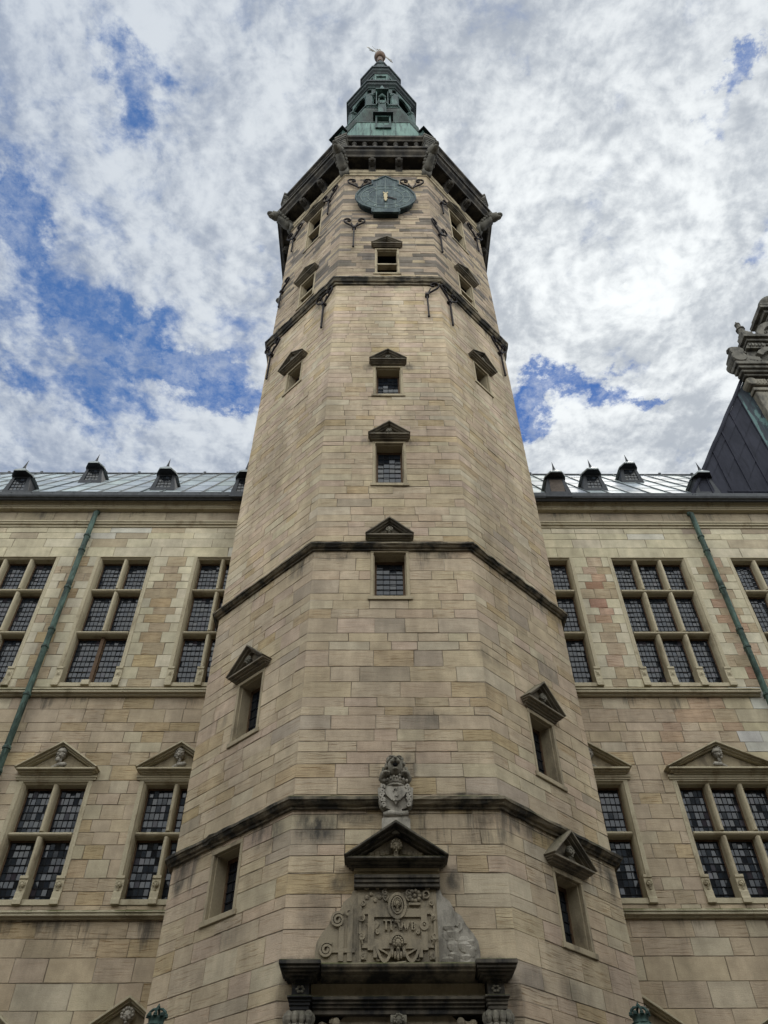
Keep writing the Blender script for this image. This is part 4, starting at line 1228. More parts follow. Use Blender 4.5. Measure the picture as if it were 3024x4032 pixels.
for h in range(12):
    a = 2 * PI * h / 12; ca, sa = math.cos(a), math.sin(a)
    cz0 = 34.62
    mk.bar([(-.025 + 1.0 * sa, .305, cz0 + 1.12 * ca), (-.025 + .82 * sa, .305, cz0 + .92 * ca)], .03, .006)
mk.bar([(-.025, .304, 33.45), (-.025, .304, 36.8)], .010, .005); mk.bar([(-1.28, .304, 34.6), (1.22, .304, 34.6)], .010, .005)
for e in (-.42, .38): mk.bar([(e, .304, 33.4), (e, .304, 36.1)], .009, .004)
for r_ in (.76, 1.06): mk.bar([(-.025 + r_ * math.sin(a), .306, 34.62 + r_ * 1.1 * math.cos(a)) for a in [2 * PI * i / 40 for i in range(41)]], .014, .006)
mk.build('hour_marks', mat_plain('pale clock marks', (0.17, 0.21, 0.19), 0.6, 0.0, 0.45, 3), dial)
hh = MB(CF)
hh.prism([(-.06, 34.05), (.01, 34.05), (.02, 34.20), (.07, 34.27), (.02, 34.30), (.05, 34.50), (.06, 34.66), (.02, 34.80), (.09, 34.90), (.07, 35.0), (-.01, 34.88), (-.04, 34.88), (-.12, 35.0), (-.14, 34.90), (-.07, 34.80), (-.11, 34.66), (-.10, 34.50), (-.07, 34.30), (-.12, 34.27), (-.07, 34.20)], .34, .37)
hh.build('hour_hand', M_GOLD, clock)
mh = MB(CF); mh.prism([(.02, 34.52), (.24, 34.42), (.26, 34.36), (.45, 34.30), (.44, 34.36), (.30, 34.42), (.27, 34.50), (.05, 34.60)], .315, .335); mh.build('minute_hand', M_IRON, clock)

# ================================================================== weather vane
vane = thing('weather_vane', (TX + SX * 1.9, TY, 75.4), 'gilt ball with a horse and rider weather vane on the tip of the spire', 'weather vane')
vb = MB(); vb.ball(0, 0, 1.6, .50, .50, .52, 24, 16); vb.build('ball', M_BALL, vane, smooth=True)
vb = MB(); vb.lathe([(.17, 0), (.25, .1), (.25, .25), (.16, .4), (.22, .6), (.27, .75), (.2, .95), (.12, 1.15)], 14, 0, octa=False); vb.lathe([(.035, 2.0), (.035, 3.3)], 8, 0, octa=False)
vb.build('neck', M_BALL, vane, smooth=True)
VA = math.radians(22)
vf = lambda s, d, z: (s * math.cos(VA) - d * math.sin(VA), s * math.sin(VA) + d * math.cos(VA), z)
vv = MB(vf); zz = 2.55
body = [(-.55, .0), (-.25, -.12), (.1, -.16), (.35, -.05), (.55, .1), (.62, .3), (.5, .42), (.42, .30), (.30, .38), (.1, .45), (-.02, .7), (-.10, .45), (-.2, .52), (-.3, .40), (-.42, .52), (-.45, .35), (-.60, .30)]
vv.prism([(x, zz + z) for x, z in body], -.012, .012)
vv.tube([(-.55, 0, zz + .2), (-.72, 0, zz + .28), (-.95, 0, zz + .38), (-1.05, 0, zz + .42)], [.04, .04, .03, .06], 8)
vv.ball(-1.12, 0, zz + .44, .14, .03, .14, 10, 6)
for off in (0, -.22):
    vv.tube([(-.5 + off * .6, 0, zz + .02), (-.70 + off, 0, zz + .02), (-.78 + off, 0, zz - .12), (-.66 + off, 0, zz - .2)], .03, 6)
vv.tube([(.5, 0, zz + .15), (.75, 0, zz - .1), (1.0, 0, zz - .25), (1.08, 0, zz - .2)], [.06, .04, .03, .05], 8)
vv.tube([(.55, 0, zz + .05), (.8, 0, zz - .35), (1.05, 0, zz - .6), (1.22, 0, zz - .75)], [.05, .03, .06, .02], 8)
vv.build('horse', M_VANE, vane)
rd = MB(vf)
rd.tube([(0, 0, zz + .5), (-.02, 0, zz + .95), (-.02, 0, zz + 1.15)], [.08, .11, .06], 8); rd.ball(-.02, 0, zz + 1.35, .10, .1, .14, 10, 7)
rd.tube([(0, 0, zz + 1.05), (.22, 0, zz + .95), (.34, 0, zz + .7), (.05, 0, zz + .62)], .04, 6)
rd.tube([(0, 0, zz + 1.05), (-.15, 0, zz + 1.2), (-.28, 0, zz + 1.3)], .04, 6)
rd.tube([(-.1, 0, zz + .6), (-.75, 0, zz + 1.45)], [.03, .01], 6)
rd.build('rider', M_VANE, vane)

# ================================================================== lion with shield
lion = thing('lion_statue', (TX - .02, TY - APO, 7.30), 'weathered stone lion holding a crowned heart shield above the doorway pediment', 'statue')
LF = lambda s, d, z: (s, -d, z - 7.30)
lb = MB(LF); lb.box(-.25, .25, -.02, .26, 7.24, 7.50); lb.box(-.22, .22, -.02, .22, 7.50, 7.60)
lb.tube([(-.22, .2, 7.58), (-.1, .22, 7.60), (.08, .21, 7.59), (.22, .2, 7.60)], [.05, .06, .05, .06], 8)
lb.build('plinth', M_PALE, lion, bevel=.01)
ls = MB(LF)
ls.tube([(0, .05, 7.6), (0, .05, 7.8), (0, .06, 8.1), (0, .10, 8.30)], [.10, .14, .16, .15], 12)
ls.ball(0, .16, 8.50, .150, .17, .19, 14, 10)                       # head
for i in range(18):                                                # mane
    a = 2 * PI * i / 18
    ls.ball(.165 * math.cos(a), .12 + .05 * (i % 2), 8.48 + .20 * math.sin(a), .042, .09, .05, 6, 5)
ls.ball(0, .30, 8.56, .075, .10, .055, 10, 7); ls.ball(0, .395, 8.575, .035, .03, .025, 7, 5)       # muzzle, nose
for e in (-1, 1):
    ls.ball(e * .05, .33, 8.53, .05, .07, .045, 8, 6)
    ls.ball(e * .085, .27, 8.63, .03, .03, .022, 6, 5); ls.ball(e * .075, .27, 8.66, .05, .04, .02, 6, 4)
    ls.ball(e * .12, .12, 8.68, .045, .03, .05, 6, 5)
    ls.tube([(e * .16, .12, 8.2), (e * .24, .16, 8.28), (e * .22, .22, 8.34), (e * .16, .28, 8.33)], [.08, .075, .06, .055], 8)
    for q in range(4): ls.ball(e * (.12 + .03 * q), .32, 8.335 - .006 * abs(q - 1.5), .018, .03, .03, 6, 5)
    ls.tube([(e * .12, .10, 7.62), (e * .22, .16, 7.75), (e * .24, .14, 7.95)], [.05, .08, .09], 8)
    ls.tube([(e * .16, .06, 8.3), (e * .24, .05, 8.4), (e * .21, .05, 8.55)], [.05, .04, .03], 6)
ls.ball(0, .26, 8.40, .07, .09, .03, 10, 6)                         # lower jaw, mouth open
ls.build('lion_body', M_GREY, lion, smooth=True)
mo = MB(LF); mo.ball(0, .30, 8.47, .055, .07, .035, 8, 6); mo.build('open_mouth', M_DARK, lion)
sh = MB(LF)
heart = []
for i in range(36):
    t = 2 * PI * i / 36
    heart.append((.0118 * 16 * math.sin(t) ** 3 * .86, 7.92 + .0118 * (13 * math.cos(t) - 5 * math.cos(2 * t) - 2 * math.cos(3 * t) - math.cos(4 * t))))
sh.prism([(x * 1.6, z) for x, z in [(-.17, 7.72), (-.19, 7.85), (-.20, 8.06), (-.14, 8.10), (.14, 8.10), (.20, 8.06), (.19, 7.85), (.17, 7.72), (.05, 7.66), (-.05, 7.66)]][::-1], .08, .235)
sh.prism([(x * 1.15, z) for x, z in heart][::-1], .23, .30)
sh.bar(scroll(0, 7.99, .05, .55, 0.3, d=.315), .009, .012); sh.bar(scroll(0, 7.90, .05, .55, 3.6, d=.315), .009, .012)
sh.bar([(-.08 + .02 * i, .315, 7.80 + .015 * math.sin(i * 2.0)) for i in range(9)], .008, .01)
for e in (-1, 1):
    for q in range(5): sh.bar(scroll(e * (.245 - .012 * abs(q - 2)), 7.74 + .085 * q, .046, 1.3, q, d=.25, cw=e), .014, .035)
    for q in range(4): sh.ball(e * (.025 + .06 * q), .30 - .02 * q, 8.20 + .012 * (3 - q), .026, .03, .03, 6, 5)
sh.lathe([(.17, 8.105), (.19, 8.12), (.18, 8.15), (.20, 8.17), (.21, 8.195)], 14, 0, 0, .09, octa=False)
for e in (-1, 1): sh.bar([(e * .06, .2, 7.66), (e * .09, .2, 7.62), (e * .07, .2, 7.56)], .03, .05)
sh.box(-.07, .07, .08, .24, 7.58, 7.70)
sh.build('shield', M_PALE, lion)

# ================================================================== THE WING behind the tower
wing = thing('castle_wing', (0, TY, 0), 'long sandstone castle wing with mullioned leaded windows and grey metal roof behind the tower', 'building')
WF = wing_frame
WH = []

def wing_window(x0, x1, z0, z1, lights, trans, ped=None, consoles='plain', bust=None, wood_mullion=False, nrow=None, turn=0.0):
    """x0..x1 outer jambs; trans = heights of the stone transoms"""
    J = .07; f = MB(WF); DB = -.36
    def jamb_profile(x, e):
        return [(x, DB), (x, .018), (x + e * .035, .018), (x + e * .05, -.02), (x + e * .075, -.05), (x + e * .10, -.12), (x + e * .10, DB)]
    f.vprism(jamb_profile(x0, 1), z0, z1); f.vprism(jamb_profile(x1, -1), z0, z1)
    f.box(x0 - J, x0, DB, .016, z0, z1); f.box(x1, x1 + J, DB, .016, z0, z1)
    f.hprism([(DB, z1), (.02, z1), (.02, z1 - .03), (-.03, z1 - .05), (-.06, z1 - .08), (DB, z1 - .08)], x0 - J, x1 + J)
    f.box(x0 - J, x1 + J, DB, .03, z0 - .12, z0)
    W_ = x1 - x0; mulls = [x0 + W_ * i / lights for i in range(1, lights)]
    zt = [z0] + list(trans) + [z1 - .08]
    mw = .065
    for mx in mulls:
        for a, b in zip(zt, zt[1:]):
            if wood_mullion and a == z0: continue
            f.vprism([(mx - mw, DB), (mx - mw, -.10), (mx - mw * .75, -.06), (mx - mw * .35, -.025), (mx + mw * .35, -.025), (mx + mw * .75, -.06), (mx + mw, -.10), (mx + mw, DB)],
                     a + (.075 if a != z0 else 0), b - (.055 if b in trans else 0))
    for t_ in trans:
        f.hprism([(DB, t_ - .055), (-.10, t_ - .055), (-.045, t_ - .03), (-.02, t_ - .005), (-.02, t_ + .03), (-.06, t_ + .055), (DB, t_ + .075)], x0 + .10, x1 - .10)
    win = f.build('window', M_TRIMW, wing, bevel=.005)
    ld = MB(WF); wd = MB(WF)
    xs = [x0 + .10] + mulls + [x1 - .10]
    for li, (a, b) in enumerate(zip(xs, xs[1:])):
        a2 = a + (mw if li else 0); b2 = b - (mw if li < lights - 1 else 0)
        for ti, (za, zb_) in enumerate(zip(zt, zt[1:])):
            zA = za + (.075 if ti else 0); zB = zb_ - (.055 if ti < len(zt) - 2 else 0)
            if wood_mullion and ti == 0:
                a3 = a2 - (.02 if li else 0); b3 = b2 + (.02 if li < lights - 1 else 0)
            else: a3, b3 = a2, b2
            for q0, q1, r0, r1 in ((a3, a3 + .035, zA, zB), (b3 - .035, b3, zA, zB), (a3 + .035, b3 - .035, zB - .045, zB)):
                wd.box(q0, q1, -.33, -.27, r0, r1)
            ga, gb = a3 + .035, b3 - .035
            nx = 5; nz = nrow[ti] if nrow else max(4, round((zB - zA) / .185))
            glazing(win, WF, ga, gb, zA, zB - .045, -.30, nx, nz)
            lead(ld, ga, gb, zA, zB - .045, -.30, nx, nz)
    if wood_mullion:
        mx = mulls[0]; wd.vprism([(mx - .05, -.34), (mx - .05, -.2), (mx + .05, -.2), (mx + .05, -.34)], z0, trans[0] - .05)
    wd.build('window_frame', M_WOOD, win)
    ld.build('lead_bars', M_LEAD, win)
    for cx in [x0 + .02] + mulls + [x1 - .02]:
        if wood_mullion and cx in mulls: 
            c = MB(WF); c.hprism([(0, z0 - .10), (.10, z0 - .10), (.08, z0 + .06), (0, z0 + .10)], cx - .11, cx + .11); c.build('console', M_TRIMW, win, bevel=.006); continue
        c = MB(WF); w_ = .095
        c.hprism([(-.3, z0 - .11), (.085, z0 - .11), (.085, z0 - .02), (.06, z0 + .03), (.055, z0 + .13), (.035, z0 + .17), (.035, z0 + .42), (.06, z0 + .44), (.06, z0 + .50), (-.3, z0 + .53)], cx - w_, cx + w_)
        zc0 = z0 + .295
        if consoles == 'plain':
            b0 = [c.p(cx - .06, .035, zc0 - .08), c.p(cx + .06, .035, zc0 - .08), c.p(cx + .06, .035, zc0 + .08), c.p(cx - .06, .035, zc0 + .08)]; ap = c.p(cx, .085, zc0)
            for i in range(4): c.face((b0[i], b0[(i + 1) % 4], ap))
        else:
            head_bust(c, cx, .04, zc0, .15, 0, 'cap', False)
        c.build('console', M_TRIMW, win, bevel=.004)
    if ped:
        pz, hw_, ht_, dep = ped; cx = (x0 + x1) / 2
        p = MB(WF); zb_, th_ = pediment(p, cx, pz, hw_, ht_, dep, band=.09, bh=.12)
        p.box(x0 - .14, x1 + .14, -.02, .045, z1 + .001, pz + .002)
        p.box(x0 - .16, x1 + .16, -.02, .07, pz - .06, pz + .001)
        po = p.build('pediment', M_TRIMW, win, bevel=.006)
        t2 = MB(WF); t2.prism([(cx - hw_ * .8, zb_), (cx + hw_ * .8, zb_), (cx, zb_ + ht_ * .8)], -.02, .04)
        t2.build('tympanum', M_TRIM, win)
        if bust:
            h_ = MB(WF); hh_ = .29
            head_bust(h_, cx, .15, zb_ + .37, hh_, turn, bust, True); h_.build('carved_bust', M_PALE, win, smooth=True)
    WH.append((x0 - J, x1 + J, z0 - .12, z1))
    return win

UP = dict(z0=13.40, z1=18.08, trans=(15.13, 16.72))
def upper(x0, x1, n, **k): wing_window(x0, x1, UP['z0'], UP['z1'], n, UP['trans'], nrow=(9, 8, 7), **k)
upper(-12.58, -10.10, 3); upper(-8.79, -7.11, 2, wood_mullion=True); upper(-5.72, -4.04, 2)
upper(4.52, 6.17, 2); upper(7.42, 9.83, 3); upper(11.25, 13.66, 3)
def lower(x0, x1, n, bust, turn):
    wing_window(x0, x1, 7.80, 10.58, n, (9.27,), ped=(10.69, (x1 - x0) / 2 + (.19 if n == 2 else .22), .70, .30), consoles='head', bust=bust, turn=turn, nrow=(8, 6))
lower(-12.35, -10.70, 2, 'cap', 0.0); lower(-8.75, -7.07, 2, 'beard', -0.5); lower(-5.77, -4.09, 2, 'cap', -0.6)
lower(4.50, 6.17, 2, 'cap', 0.5); lower(7.43, 9.86, 3, 'helmet', 0.5)
def ground_win(x0, x1, n=2):
    wing_window(x0, x1, 1.7, 4.98, n, (3.4,), ped=(5.06, (x1 - x0) / 2 + .19, .72, .30), consoles='plain', bust='cap')
ground_win(-8.75, -7.07); ground_win(-5.77, -4.09); ground_win(4.50, 6.17); ground_win(7.43, 9.83, 3)

wb = [h[2] for h in WH] + [h[3] for h in WH] + [7.35, 7.58, 12.95, 13.27, 19.4, 19.68, 20.1]
wc = make_courses(0, 20.6, wb, lambda z: (0.34, 0.42) if z > 18 else ((0.25, 0.42) if z > 7.6 else (0.34, 0.52)))
ww = MB(WF)
wall_face(ww, -17.0, 20.0, wc, WH, pal_wing, lambda z: (0.60, 1.35) if z > 18 else (0.38, 0.95), None, ends=False, mw=.008, quoin=True)
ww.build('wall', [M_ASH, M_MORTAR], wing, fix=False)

def run(name, prof, mat, x0=-17.0, x1=20.0, step=None, parent=None, bevel=0.0):
    r = MB(WF)
    if step:                      # moulding cut into stones with fine joints
        x = x0
        while x < x1 - .01:
            L = min(step * rnd.uniform(.8, 1.2), x1 - x)
            r.hprism(prof, x + .003, x + L - .003); x += L
    else: r.hprism(prof, x0, x1)
    return r.build(name, mat, parent or wing, bevel=bevel)
def sc(z0, z1, dep):
    h = z1 - z0
    return [(-.02, z0), (dep * .5, z0), (dep * .52, z0 + h * .22), (dep * .95, z0 + h * .24), (dep, z0 + h * .46), (dep * .78, z0 + h * .48), (dep * .80, z0 + h * .58), (dep * .98, z0 + h * .62),
            (dep * .97, z0 + h * .74), (dep * .80, z0 + h * .90), (dep * .45, z0 + h * 1.02), (-.02, z0 + h * 1.15)]
run('string_course', sc(12.95, 13.17, .19), M_MOSS, -17, 10.42, 2.6, bevel=.004)
run('string_course', sc(7.38, 7.56, .16), M_MOSS, -17, 20, 2.6, bevel=.004)
run('upper_moulding', [(-.02, 19.36), (.04, 19.37), (.045, 19.45), (.10, 19.455), (.105, 19.50), (.11, 19.52), (.14, 19.525), (.14, 19.575), (-.02, 19.60)], M_TRIMW, -17, 20, 2.4, bevel=.004)
run('cornice', [(-.02, 20.10), (.17, 20.105), (.18, 20.15), (.21, 20.155), (.22, 20.24), (.25, 20.26), (.26, 20.30), (.30, 20.38), (.31, 20.44), (-.02, 20.46)], M_TRIMW, -17, 20, 2.9, bevel=.004)
run('gutter', [(.0, 20.465), (.40, 20.30), (.44, 20.25), (.47, 20.29), (.53, 20.30), (.56, 20.36), (.57, 20.50), (.54, 20.51), (.52, 20.42), (.1, 20.50)], M_GUT, -17, 20)

# --- roof: front slope in sheets with standing seams
RY, RZ, RK = 0.55, 20.42, 1.376        # eave 0.55 m in front of the wall face, pitch of the slope
SL = 4.15                              # horizontal depth of the slope
def rf(x, t, lift=0.0):                # t = horizontal distance behind the eave
    nl = math.hypot(1, RK)
    return (x, -RY + t - lift * RK / nl, RZ + RK * t + lift / nl)
rm = MB()
x = -17.0; xs = []
while x < 14.5:
    xs.append(x); x += rnd.uniform(.66, .72)
def xmax(t): return 10.70 + t * RK / 1.70     # the gable's flank cuts the roof on the right
for x0, x1 in zip(xs, xs[1:]):
    t = 0.0; first_ = True
    while t < SL - .01:
        t1 = min(SL, t + (rnd.uniform(.25, .8) if first_ else .95)); first_ = False
        k = rnd.uniform(.82, 1.12); tint = (k, k * rnd.uniform(.97, 1.03), k * rnd.uniform(.96, 1.05), 1)
        l0 = .012
        a0, a1 = x0, x1
        if a0 < xmax(t1) + .3:
            q = [rm.raw(rf(a0, t, l0)), rm.raw(rf(a1, t, l0)), rm.raw(rf(a1, t1, 0)), rm.raw(rf(a0, t1, 0))]
            rm.face(q, c=tint)
            q2 = [rm.raw(rf(a0, t, -.01)), rm.raw(rf(a1, t, -.01)), q[1], q[0]]; rm.face(q2, c=(.4, .4, .4, 1))
        t = t1
top = [rm.raw((-17, -RY + SL, RZ + RK * SL)), rm.raw((14.5, -RY + SL, RZ + RK * SL)), rm.raw((14.5, 5.2, RZ + RK * SL + .6)), rm.raw((-17, 5.2, RZ + RK * SL + .6))]
rm.face(top, c=(.9, .9, .9, 1))
bk = [rm.raw((-17, 5.2, RZ + RK * SL + .6)), rm.raw((14.5, 5.2, RZ + RK * SL + .6)), rm.raw((14.5, 10, 20.4)), rm.raw((-17, 10, 20.4))]
rm.face(bk, c=(.9, .9, .9, 1))
sm_ = rm
for x in xs:
    for q in range(5):
        ta, tb = SL * q / 5, SL * (q + 1) / 5
        if x > xmax(tb): continue
        A = []
        for tt in (ta, tb):
            for (dx, lf) in ((-.018, 0), (-.014, .045), (.014, .045), (.018, 0)): A.append(sm_.raw(rf(x + dx, tt, lf)))
        for i in range(3): sm_.face((A[i], A[i + 1], A[i + 5], A[i + 4]), c=(.45, .45, .45, 1))
roof = rm.build('roof', M_ROOFL, wing, fix=False)
rc = MB(); rc.tube([(-17, -RY + SL, RZ + RK * SL + .0), (14.4, -RY + SL, RZ + RK * SL + .0)], .07, 8)
for x in xs[::2]: rc.box(x - .05, x + .05, -RY + SL - .06, -RY + SL + .06, RZ + RK * SL, RZ + RK * SL + .11)
rc.build('ridge_roll', M_GUT, roof)
bw_ = MB(WF); bw_.box(-17, 20, -10, -9.7, 0, 20.4); bw_.box(-17, -16.7, -9.7, -.1, 0, 20.3); bw_.build('rear_wall', M_TRIM, wing)

# --- dormers
dproto = None
def dormer(x, t, boarded=False):
    global dproto
    zb_ = RZ + RK * t
    if dproto is None:
        F = lambda s, d, z: (s, -d, z)
        b = MB(F)
        hb_, ht_, H = .50, .33, .98
        # front: jambs, sill, head of a tapered frame
        b.prism([(-hb_, -.12), (hb_, -.12), (hb_ - .02, .16), (-hb_ + .02, .16)], 0, .05)
        for e in (-1, 1):
            pts = [(e * (hb_ - .02), .16), (e * .29, .16), (e * .24, H - .14), (e * (ht_ + .01), H - .14)]
            b.prism(pts if e < 0 else pts[::-1], 0, .05)
        b.prism([(-ht_ - .01, H - .14), (ht_ + .01, H - .14), (ht_, H), (-ht_, H)], 0, .05)
        for e in (-1, 1):     # cheeks running back into the slope
            q = [b.p(e * hb_, .05, -.12), b.p(e * ht_, .05, H), b.p(e * ht_, -.9, H), b.p(e * hb_, -.05, -.12)]
            b.face(q if e > 0 else q[::-1])
        dproto = b.build('dormer', M_DORM, wing); o = dproto
        gl = MB(F)
        for i in range(4):
            for j in range(4):
                x0_, x1_ = -.27 + .135 * i, -.135 + .135 * i; z0_, z1_ = .16 + .17 * j, .33 + .17 * j
                k = rnd.choice((.6, 1, 1.6)); gl.face([gl.p(x0_, .015 + rnd.gauss(0, .002), z0_), gl.p(x1_, .015 + rnd.gauss(0, .002), z0_), gl.p(x1_, .015 + rnd.gauss(0, .003), z1_), gl.p(x0_, .015 + rnd.gauss(0, .003), z1_)], c=(.02 * k, .024 * k, .03 * k, 1))
        gl.build('glass_pane', M_GLASS, dproto, fix=False)
        br_ = MB(F); lead(br_, -.27, .27, .16, .84, .016, 4, 4); br_.build('lead_bars', M_LEAD, dproto)
        h = MB(F)
        P0 = [(-.42, -.05), (-.40, .08), (-.22, .36), (.22, .36), (.40, .08), (.42, -.05)]
        lo = [h.p(s, d, H - .04) for s, d in P0]; hi = [h.p(s, d, H + .03) for s, d in P0]
        bkL, bkR = h.p(-.42, -1.2, H + .03), h.p(.42, -1.2, H + .03)
        ap = h.p(0, .16, H + .34); apb = h.p(0, -1.2, H + .30)
        sf = MB(F); q_ = [sf.p(s_ * .97, d_ * .97, H - .045) for s_, d_ in P0] + [sf.p(-.54, -1.1, H - .045)][:0]; sf.face(q_[::-1]); sf.build('soffit_shade', M_DORM, dproto)  # added dark sheet standing in for the shade under the hood
        h.face(lo[::-1])
        for i in range(5): h.face((lo[i], lo[i + 1], hi[i + 1], hi[i]))
        for i in range(1, 4): h.face((hi[i], hi[i + 1], ap))
        h.face((hi[0], hi[1], ap, apb, bkL)); h.face((hi[4], hi[5], bkR, apb, ap)); h.face((lo[5], lo[0], bkL, bkR))
        h.build('dormer_hood', mat_roof("weathered sheet hood", (0.26, 0.28, 0.275), (0.17, 0.19, 0.19), .4), dproto)
        sp_ = MB(F); sp_.tube([(0, .16, H + .26), (0, .15, H + .46), (0, .11, H + .84)], [.07, .04, .004], 8); sp_.build('finial_spike', M_DORM, dproto)
    else:
        o = copy_tree(dproto, wing)
    o.location = (x, -RY + t + .02, zb_); o.scale = (.88, .88, .88)
    if boarded:
        b = MB(lambda s, d, z: (s, -d, z)); b.box(-.27, .27, .03, .045, .16, .84)
        bo = b.build('wooden_board', mat_plain('weathered grey board', (0.13, 0.105, 0.088), 0.8), o); 
        bo['label'] = 'brown wooden board closing the dormer window'
dormer(-12.15, .05); dormer(-10.88, 2.02); dormer(-7.46, .58); dormer(-4.45, -.10)
dormer(6.12, .0, True); dormer(7.72, .72); dormer(9.95, 2.35); dormer(11.22, .05)

# ================================================================== the wing that closes the courtyard behind the viewer
ow = thing('castle_wing', (0, -24, 0), 'plain castle wing closing the courtyard opposite the tower, behind the viewer', 'building')
OF = lambda s, d, z: (s, d, z)          # closed on three sides, so the lower walls see less sky
a_ = MB(OF); a_.box(-45, 45, -11, 0, 0, 20); a_.build('wall', M_TRIM, ow)
a_ = MB(OF); a_.hprism([(.5, 20), (-5.5, 28), (-11.5, 20)], -45, 45); a_.build('roof', M_ROOFL, ow)
a_ = MB(OF)
for e in (-1, 1):
    a_.box(*sorted((e * 27, e * 38)), 0, 34, 0, 20)
a_.build('side_range', M_TRIM, ow)
owin = None
for zz in (2.0, 7.8, 13.4):
    for q in range(-9, 10):
        if owin is None:
            a_ = MB(OF); a_.box(-.85, .85, -.1, .02, 0, 3.2); owin = a_.build('window', M_GLASS, ow); owin.data.attributes['tint'].data.foreach_set('color', [.02, .024, .03, 1] * 6); o = owin
        else:
            o = owin.copy(); COL.objects.link(o); o.parent = ow
        o.location = (q * 4.4, 0, zz)

# ================================================================== drainpipes
def pipe(x, label, ztop=20.0):
    t = thing('drainpipe', (x, TY - .20, 0), label, 'drainpipe', 'copper drainpipes on the wing')
    p = MB(); p.tube([(0, .12, ztop), (0, 0, ztop - .14), (0, 0, ztop - .4), (0, 0, .1)], .085, 12); po = p.build('pipe', M_PIPE, t, smooth=True)
    z = ztop - 1.15; k = 0; c0 = None
    while z > 1:
        if c0 is None:
            c = MB(); c.lathe([(.088, -.09), (.108, -.085), (.108, -.03), (.088, 0)], 12, 0, octa=False); c.box(-.02, .02, .08, .19, -.07, -.04)
            o = c0 = c.build('collar', M_PIPE, t)
        else:
            o = c0.copy(); COL.objects.link(o); o.parent = t
        o.location = (0, 0, z)
        z -= (.62 if k % 3 == 0 else 1.55); k += 1
    return t
pipe(-9.33, 'green copper drainpipe on the wall left of the tower')
pipe(10.52, 'green copper drainpipe on the wall right of the tower')

# ================================================================== gable at the right end
gb_ = thing('roof_gable', (18.2, TY, 20.4), 'ornate carved stone gable with dark copper clad flank at the right end of the roof', 'gable')
GF = lambda s, d, z: (s - 18.2, -d, z - 20.4)
CX = 18.2
DF = .50
# cladding in vertical strips with slanting lap joints, left and mirrored right
def flank(side, fl, fv):
    x = 10.70; w_ = .68
    while x < 15.2:
        x1 = min(x + w_, 15.2)
        z = 20.40; j = 0
        ztop0 = 20.42 + (x - 10.70) * 1.70; ztop1 = 20.42 + (x1 - 10.70) * 1.70
        zz0 = 20.42
        base0, base1 = 20.42, 20.42
        first_ = rnd.uniform(.3, 1.0)
        b0, b1 = base0, base1
        while b0 < ztop0 or b1 < ztop1:
            # lap joints climb to the right, parallel to the verge
            t0 = min(ztop0, b0 + first_); t1 = min(ztop1, b0 + first_ + w_ * 1.70); first_ = 1.05
            if t1 - b1 < .02 and t0 - b0 < .02: break
            dd = DF + rnd.uniform(0, .006)
            X = (lambda a: a) if side < 0 else (lambda a: 2 * CX - a)
            mbx = fv if (x > 13.9 and t1 > 22.6) else fl
            q = [mbx.p(X(x), dd + .022, b0), mbx.p(X(x1), dd + .022, b1), mbx.p(X(x1), dd, t1), mbx.p(X(x), dd, t0)]
            mbx.face(q if side < 0 else q[::-1])
            e0 = [mbx.p(X(x), DF - .01, b0), mbx.p(X(x1), DF - .01, b1)]
            mbx.face((e0[0], e0[1], q[1], q[0]))
            b0, b1 = t0, t1
        # standing seam
        zt = ztop1
        fl.hprism([(DF - .01, 20.42), (DF + .045, 20.42), (DF + .045, zt), (DF - .01, zt)], X(x1) - .02, X(x1) + .02)
        x = x1
# verge roll and the roof running back behind
for side in (-1, 1):
    fl = MB(GF); fv = MB(GF); flank(side, fl, fv)
    X = (lambda a: a) if side < 0 else (lambda a: 2 * CX - a)
    n_ = 14
    fl.tube([(X(10.62 + 4.6 * i / n_), DF + .0 + .03 * (i % 2), 20.42 + 4.6 * i / n_ * 1.70 + .02 * math.sin(i * 1.7)) for i in range(n_ + 1)], .07, 8)
    a = [fl.p(X(10.64), DF, 20.40), fl.p(X(15.2), DF, 28.15), fl.p(X(15.2), -9.5, 28.15), fl.p(X(10.64), -9.5, 20.40)]
    fl.face(a)
    fl.hprism([(DF, 20.6), (DF + .05, 20.6), (DF + .05, 20.66), (DF, 20.66)], *sorted((X(11.9), X(15.2))))
    flo = fl.build('copper_flank', M_FLANK, gb_)
    fv.build('verdigris_sheet', M_VERD, flo)
st = MB(GF)
gc = make_courses(20.3, 26.8, [], lambda z: (.36, .44))
wall_face(st, 14.75, 2 * CX - 14.75, gc, [], lambda *a: (*var((0.33, 0.295, 0.23), .1), .05), lambda z: (.7, 1.3), None, True, .006)
st.v = [(x, y - .70, z) for x, y, z in st.v]
st.face([st.p(14.75, .70, 20.3), st.p(14.75, .70, 26.8), st.p(14.75, .2, 26.8), st.p(14.75, .2, 20.3)], c=(.3, .27, .21, .05))
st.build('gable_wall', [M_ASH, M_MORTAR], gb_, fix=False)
bt = MB(GF); bt.box(14.78, 2 * CX - 14.78, -3, .64, 20.3, 26.9); bt.build('gable_core', M_MORTAR, gb_)
for x in (14.75, 2 * CX - 15.45):
    pl_ = MB(GF)
    pl_.box(x - .06, x + .70, .3, .79, 20.4, 26.1); pl_.box(x - .12, x + .76, .3, .86, 26.1, 26.28)
    pl_.tube([(x - .06, .935, 26.62), (x - .06, .45, 26.62)], .22, 14); pl_.box(x - .16, x + .55, .3, .90, 26.42, 26.80)
    for q in range(5): pl_.box(x + .15 + .14 * q, x + .23 + .14 * q, .78, .93, 26.45, 26.74)
    pl_.build('pilaster', M_GREY, gb_, bevel=.02)
cn = MB(GF)
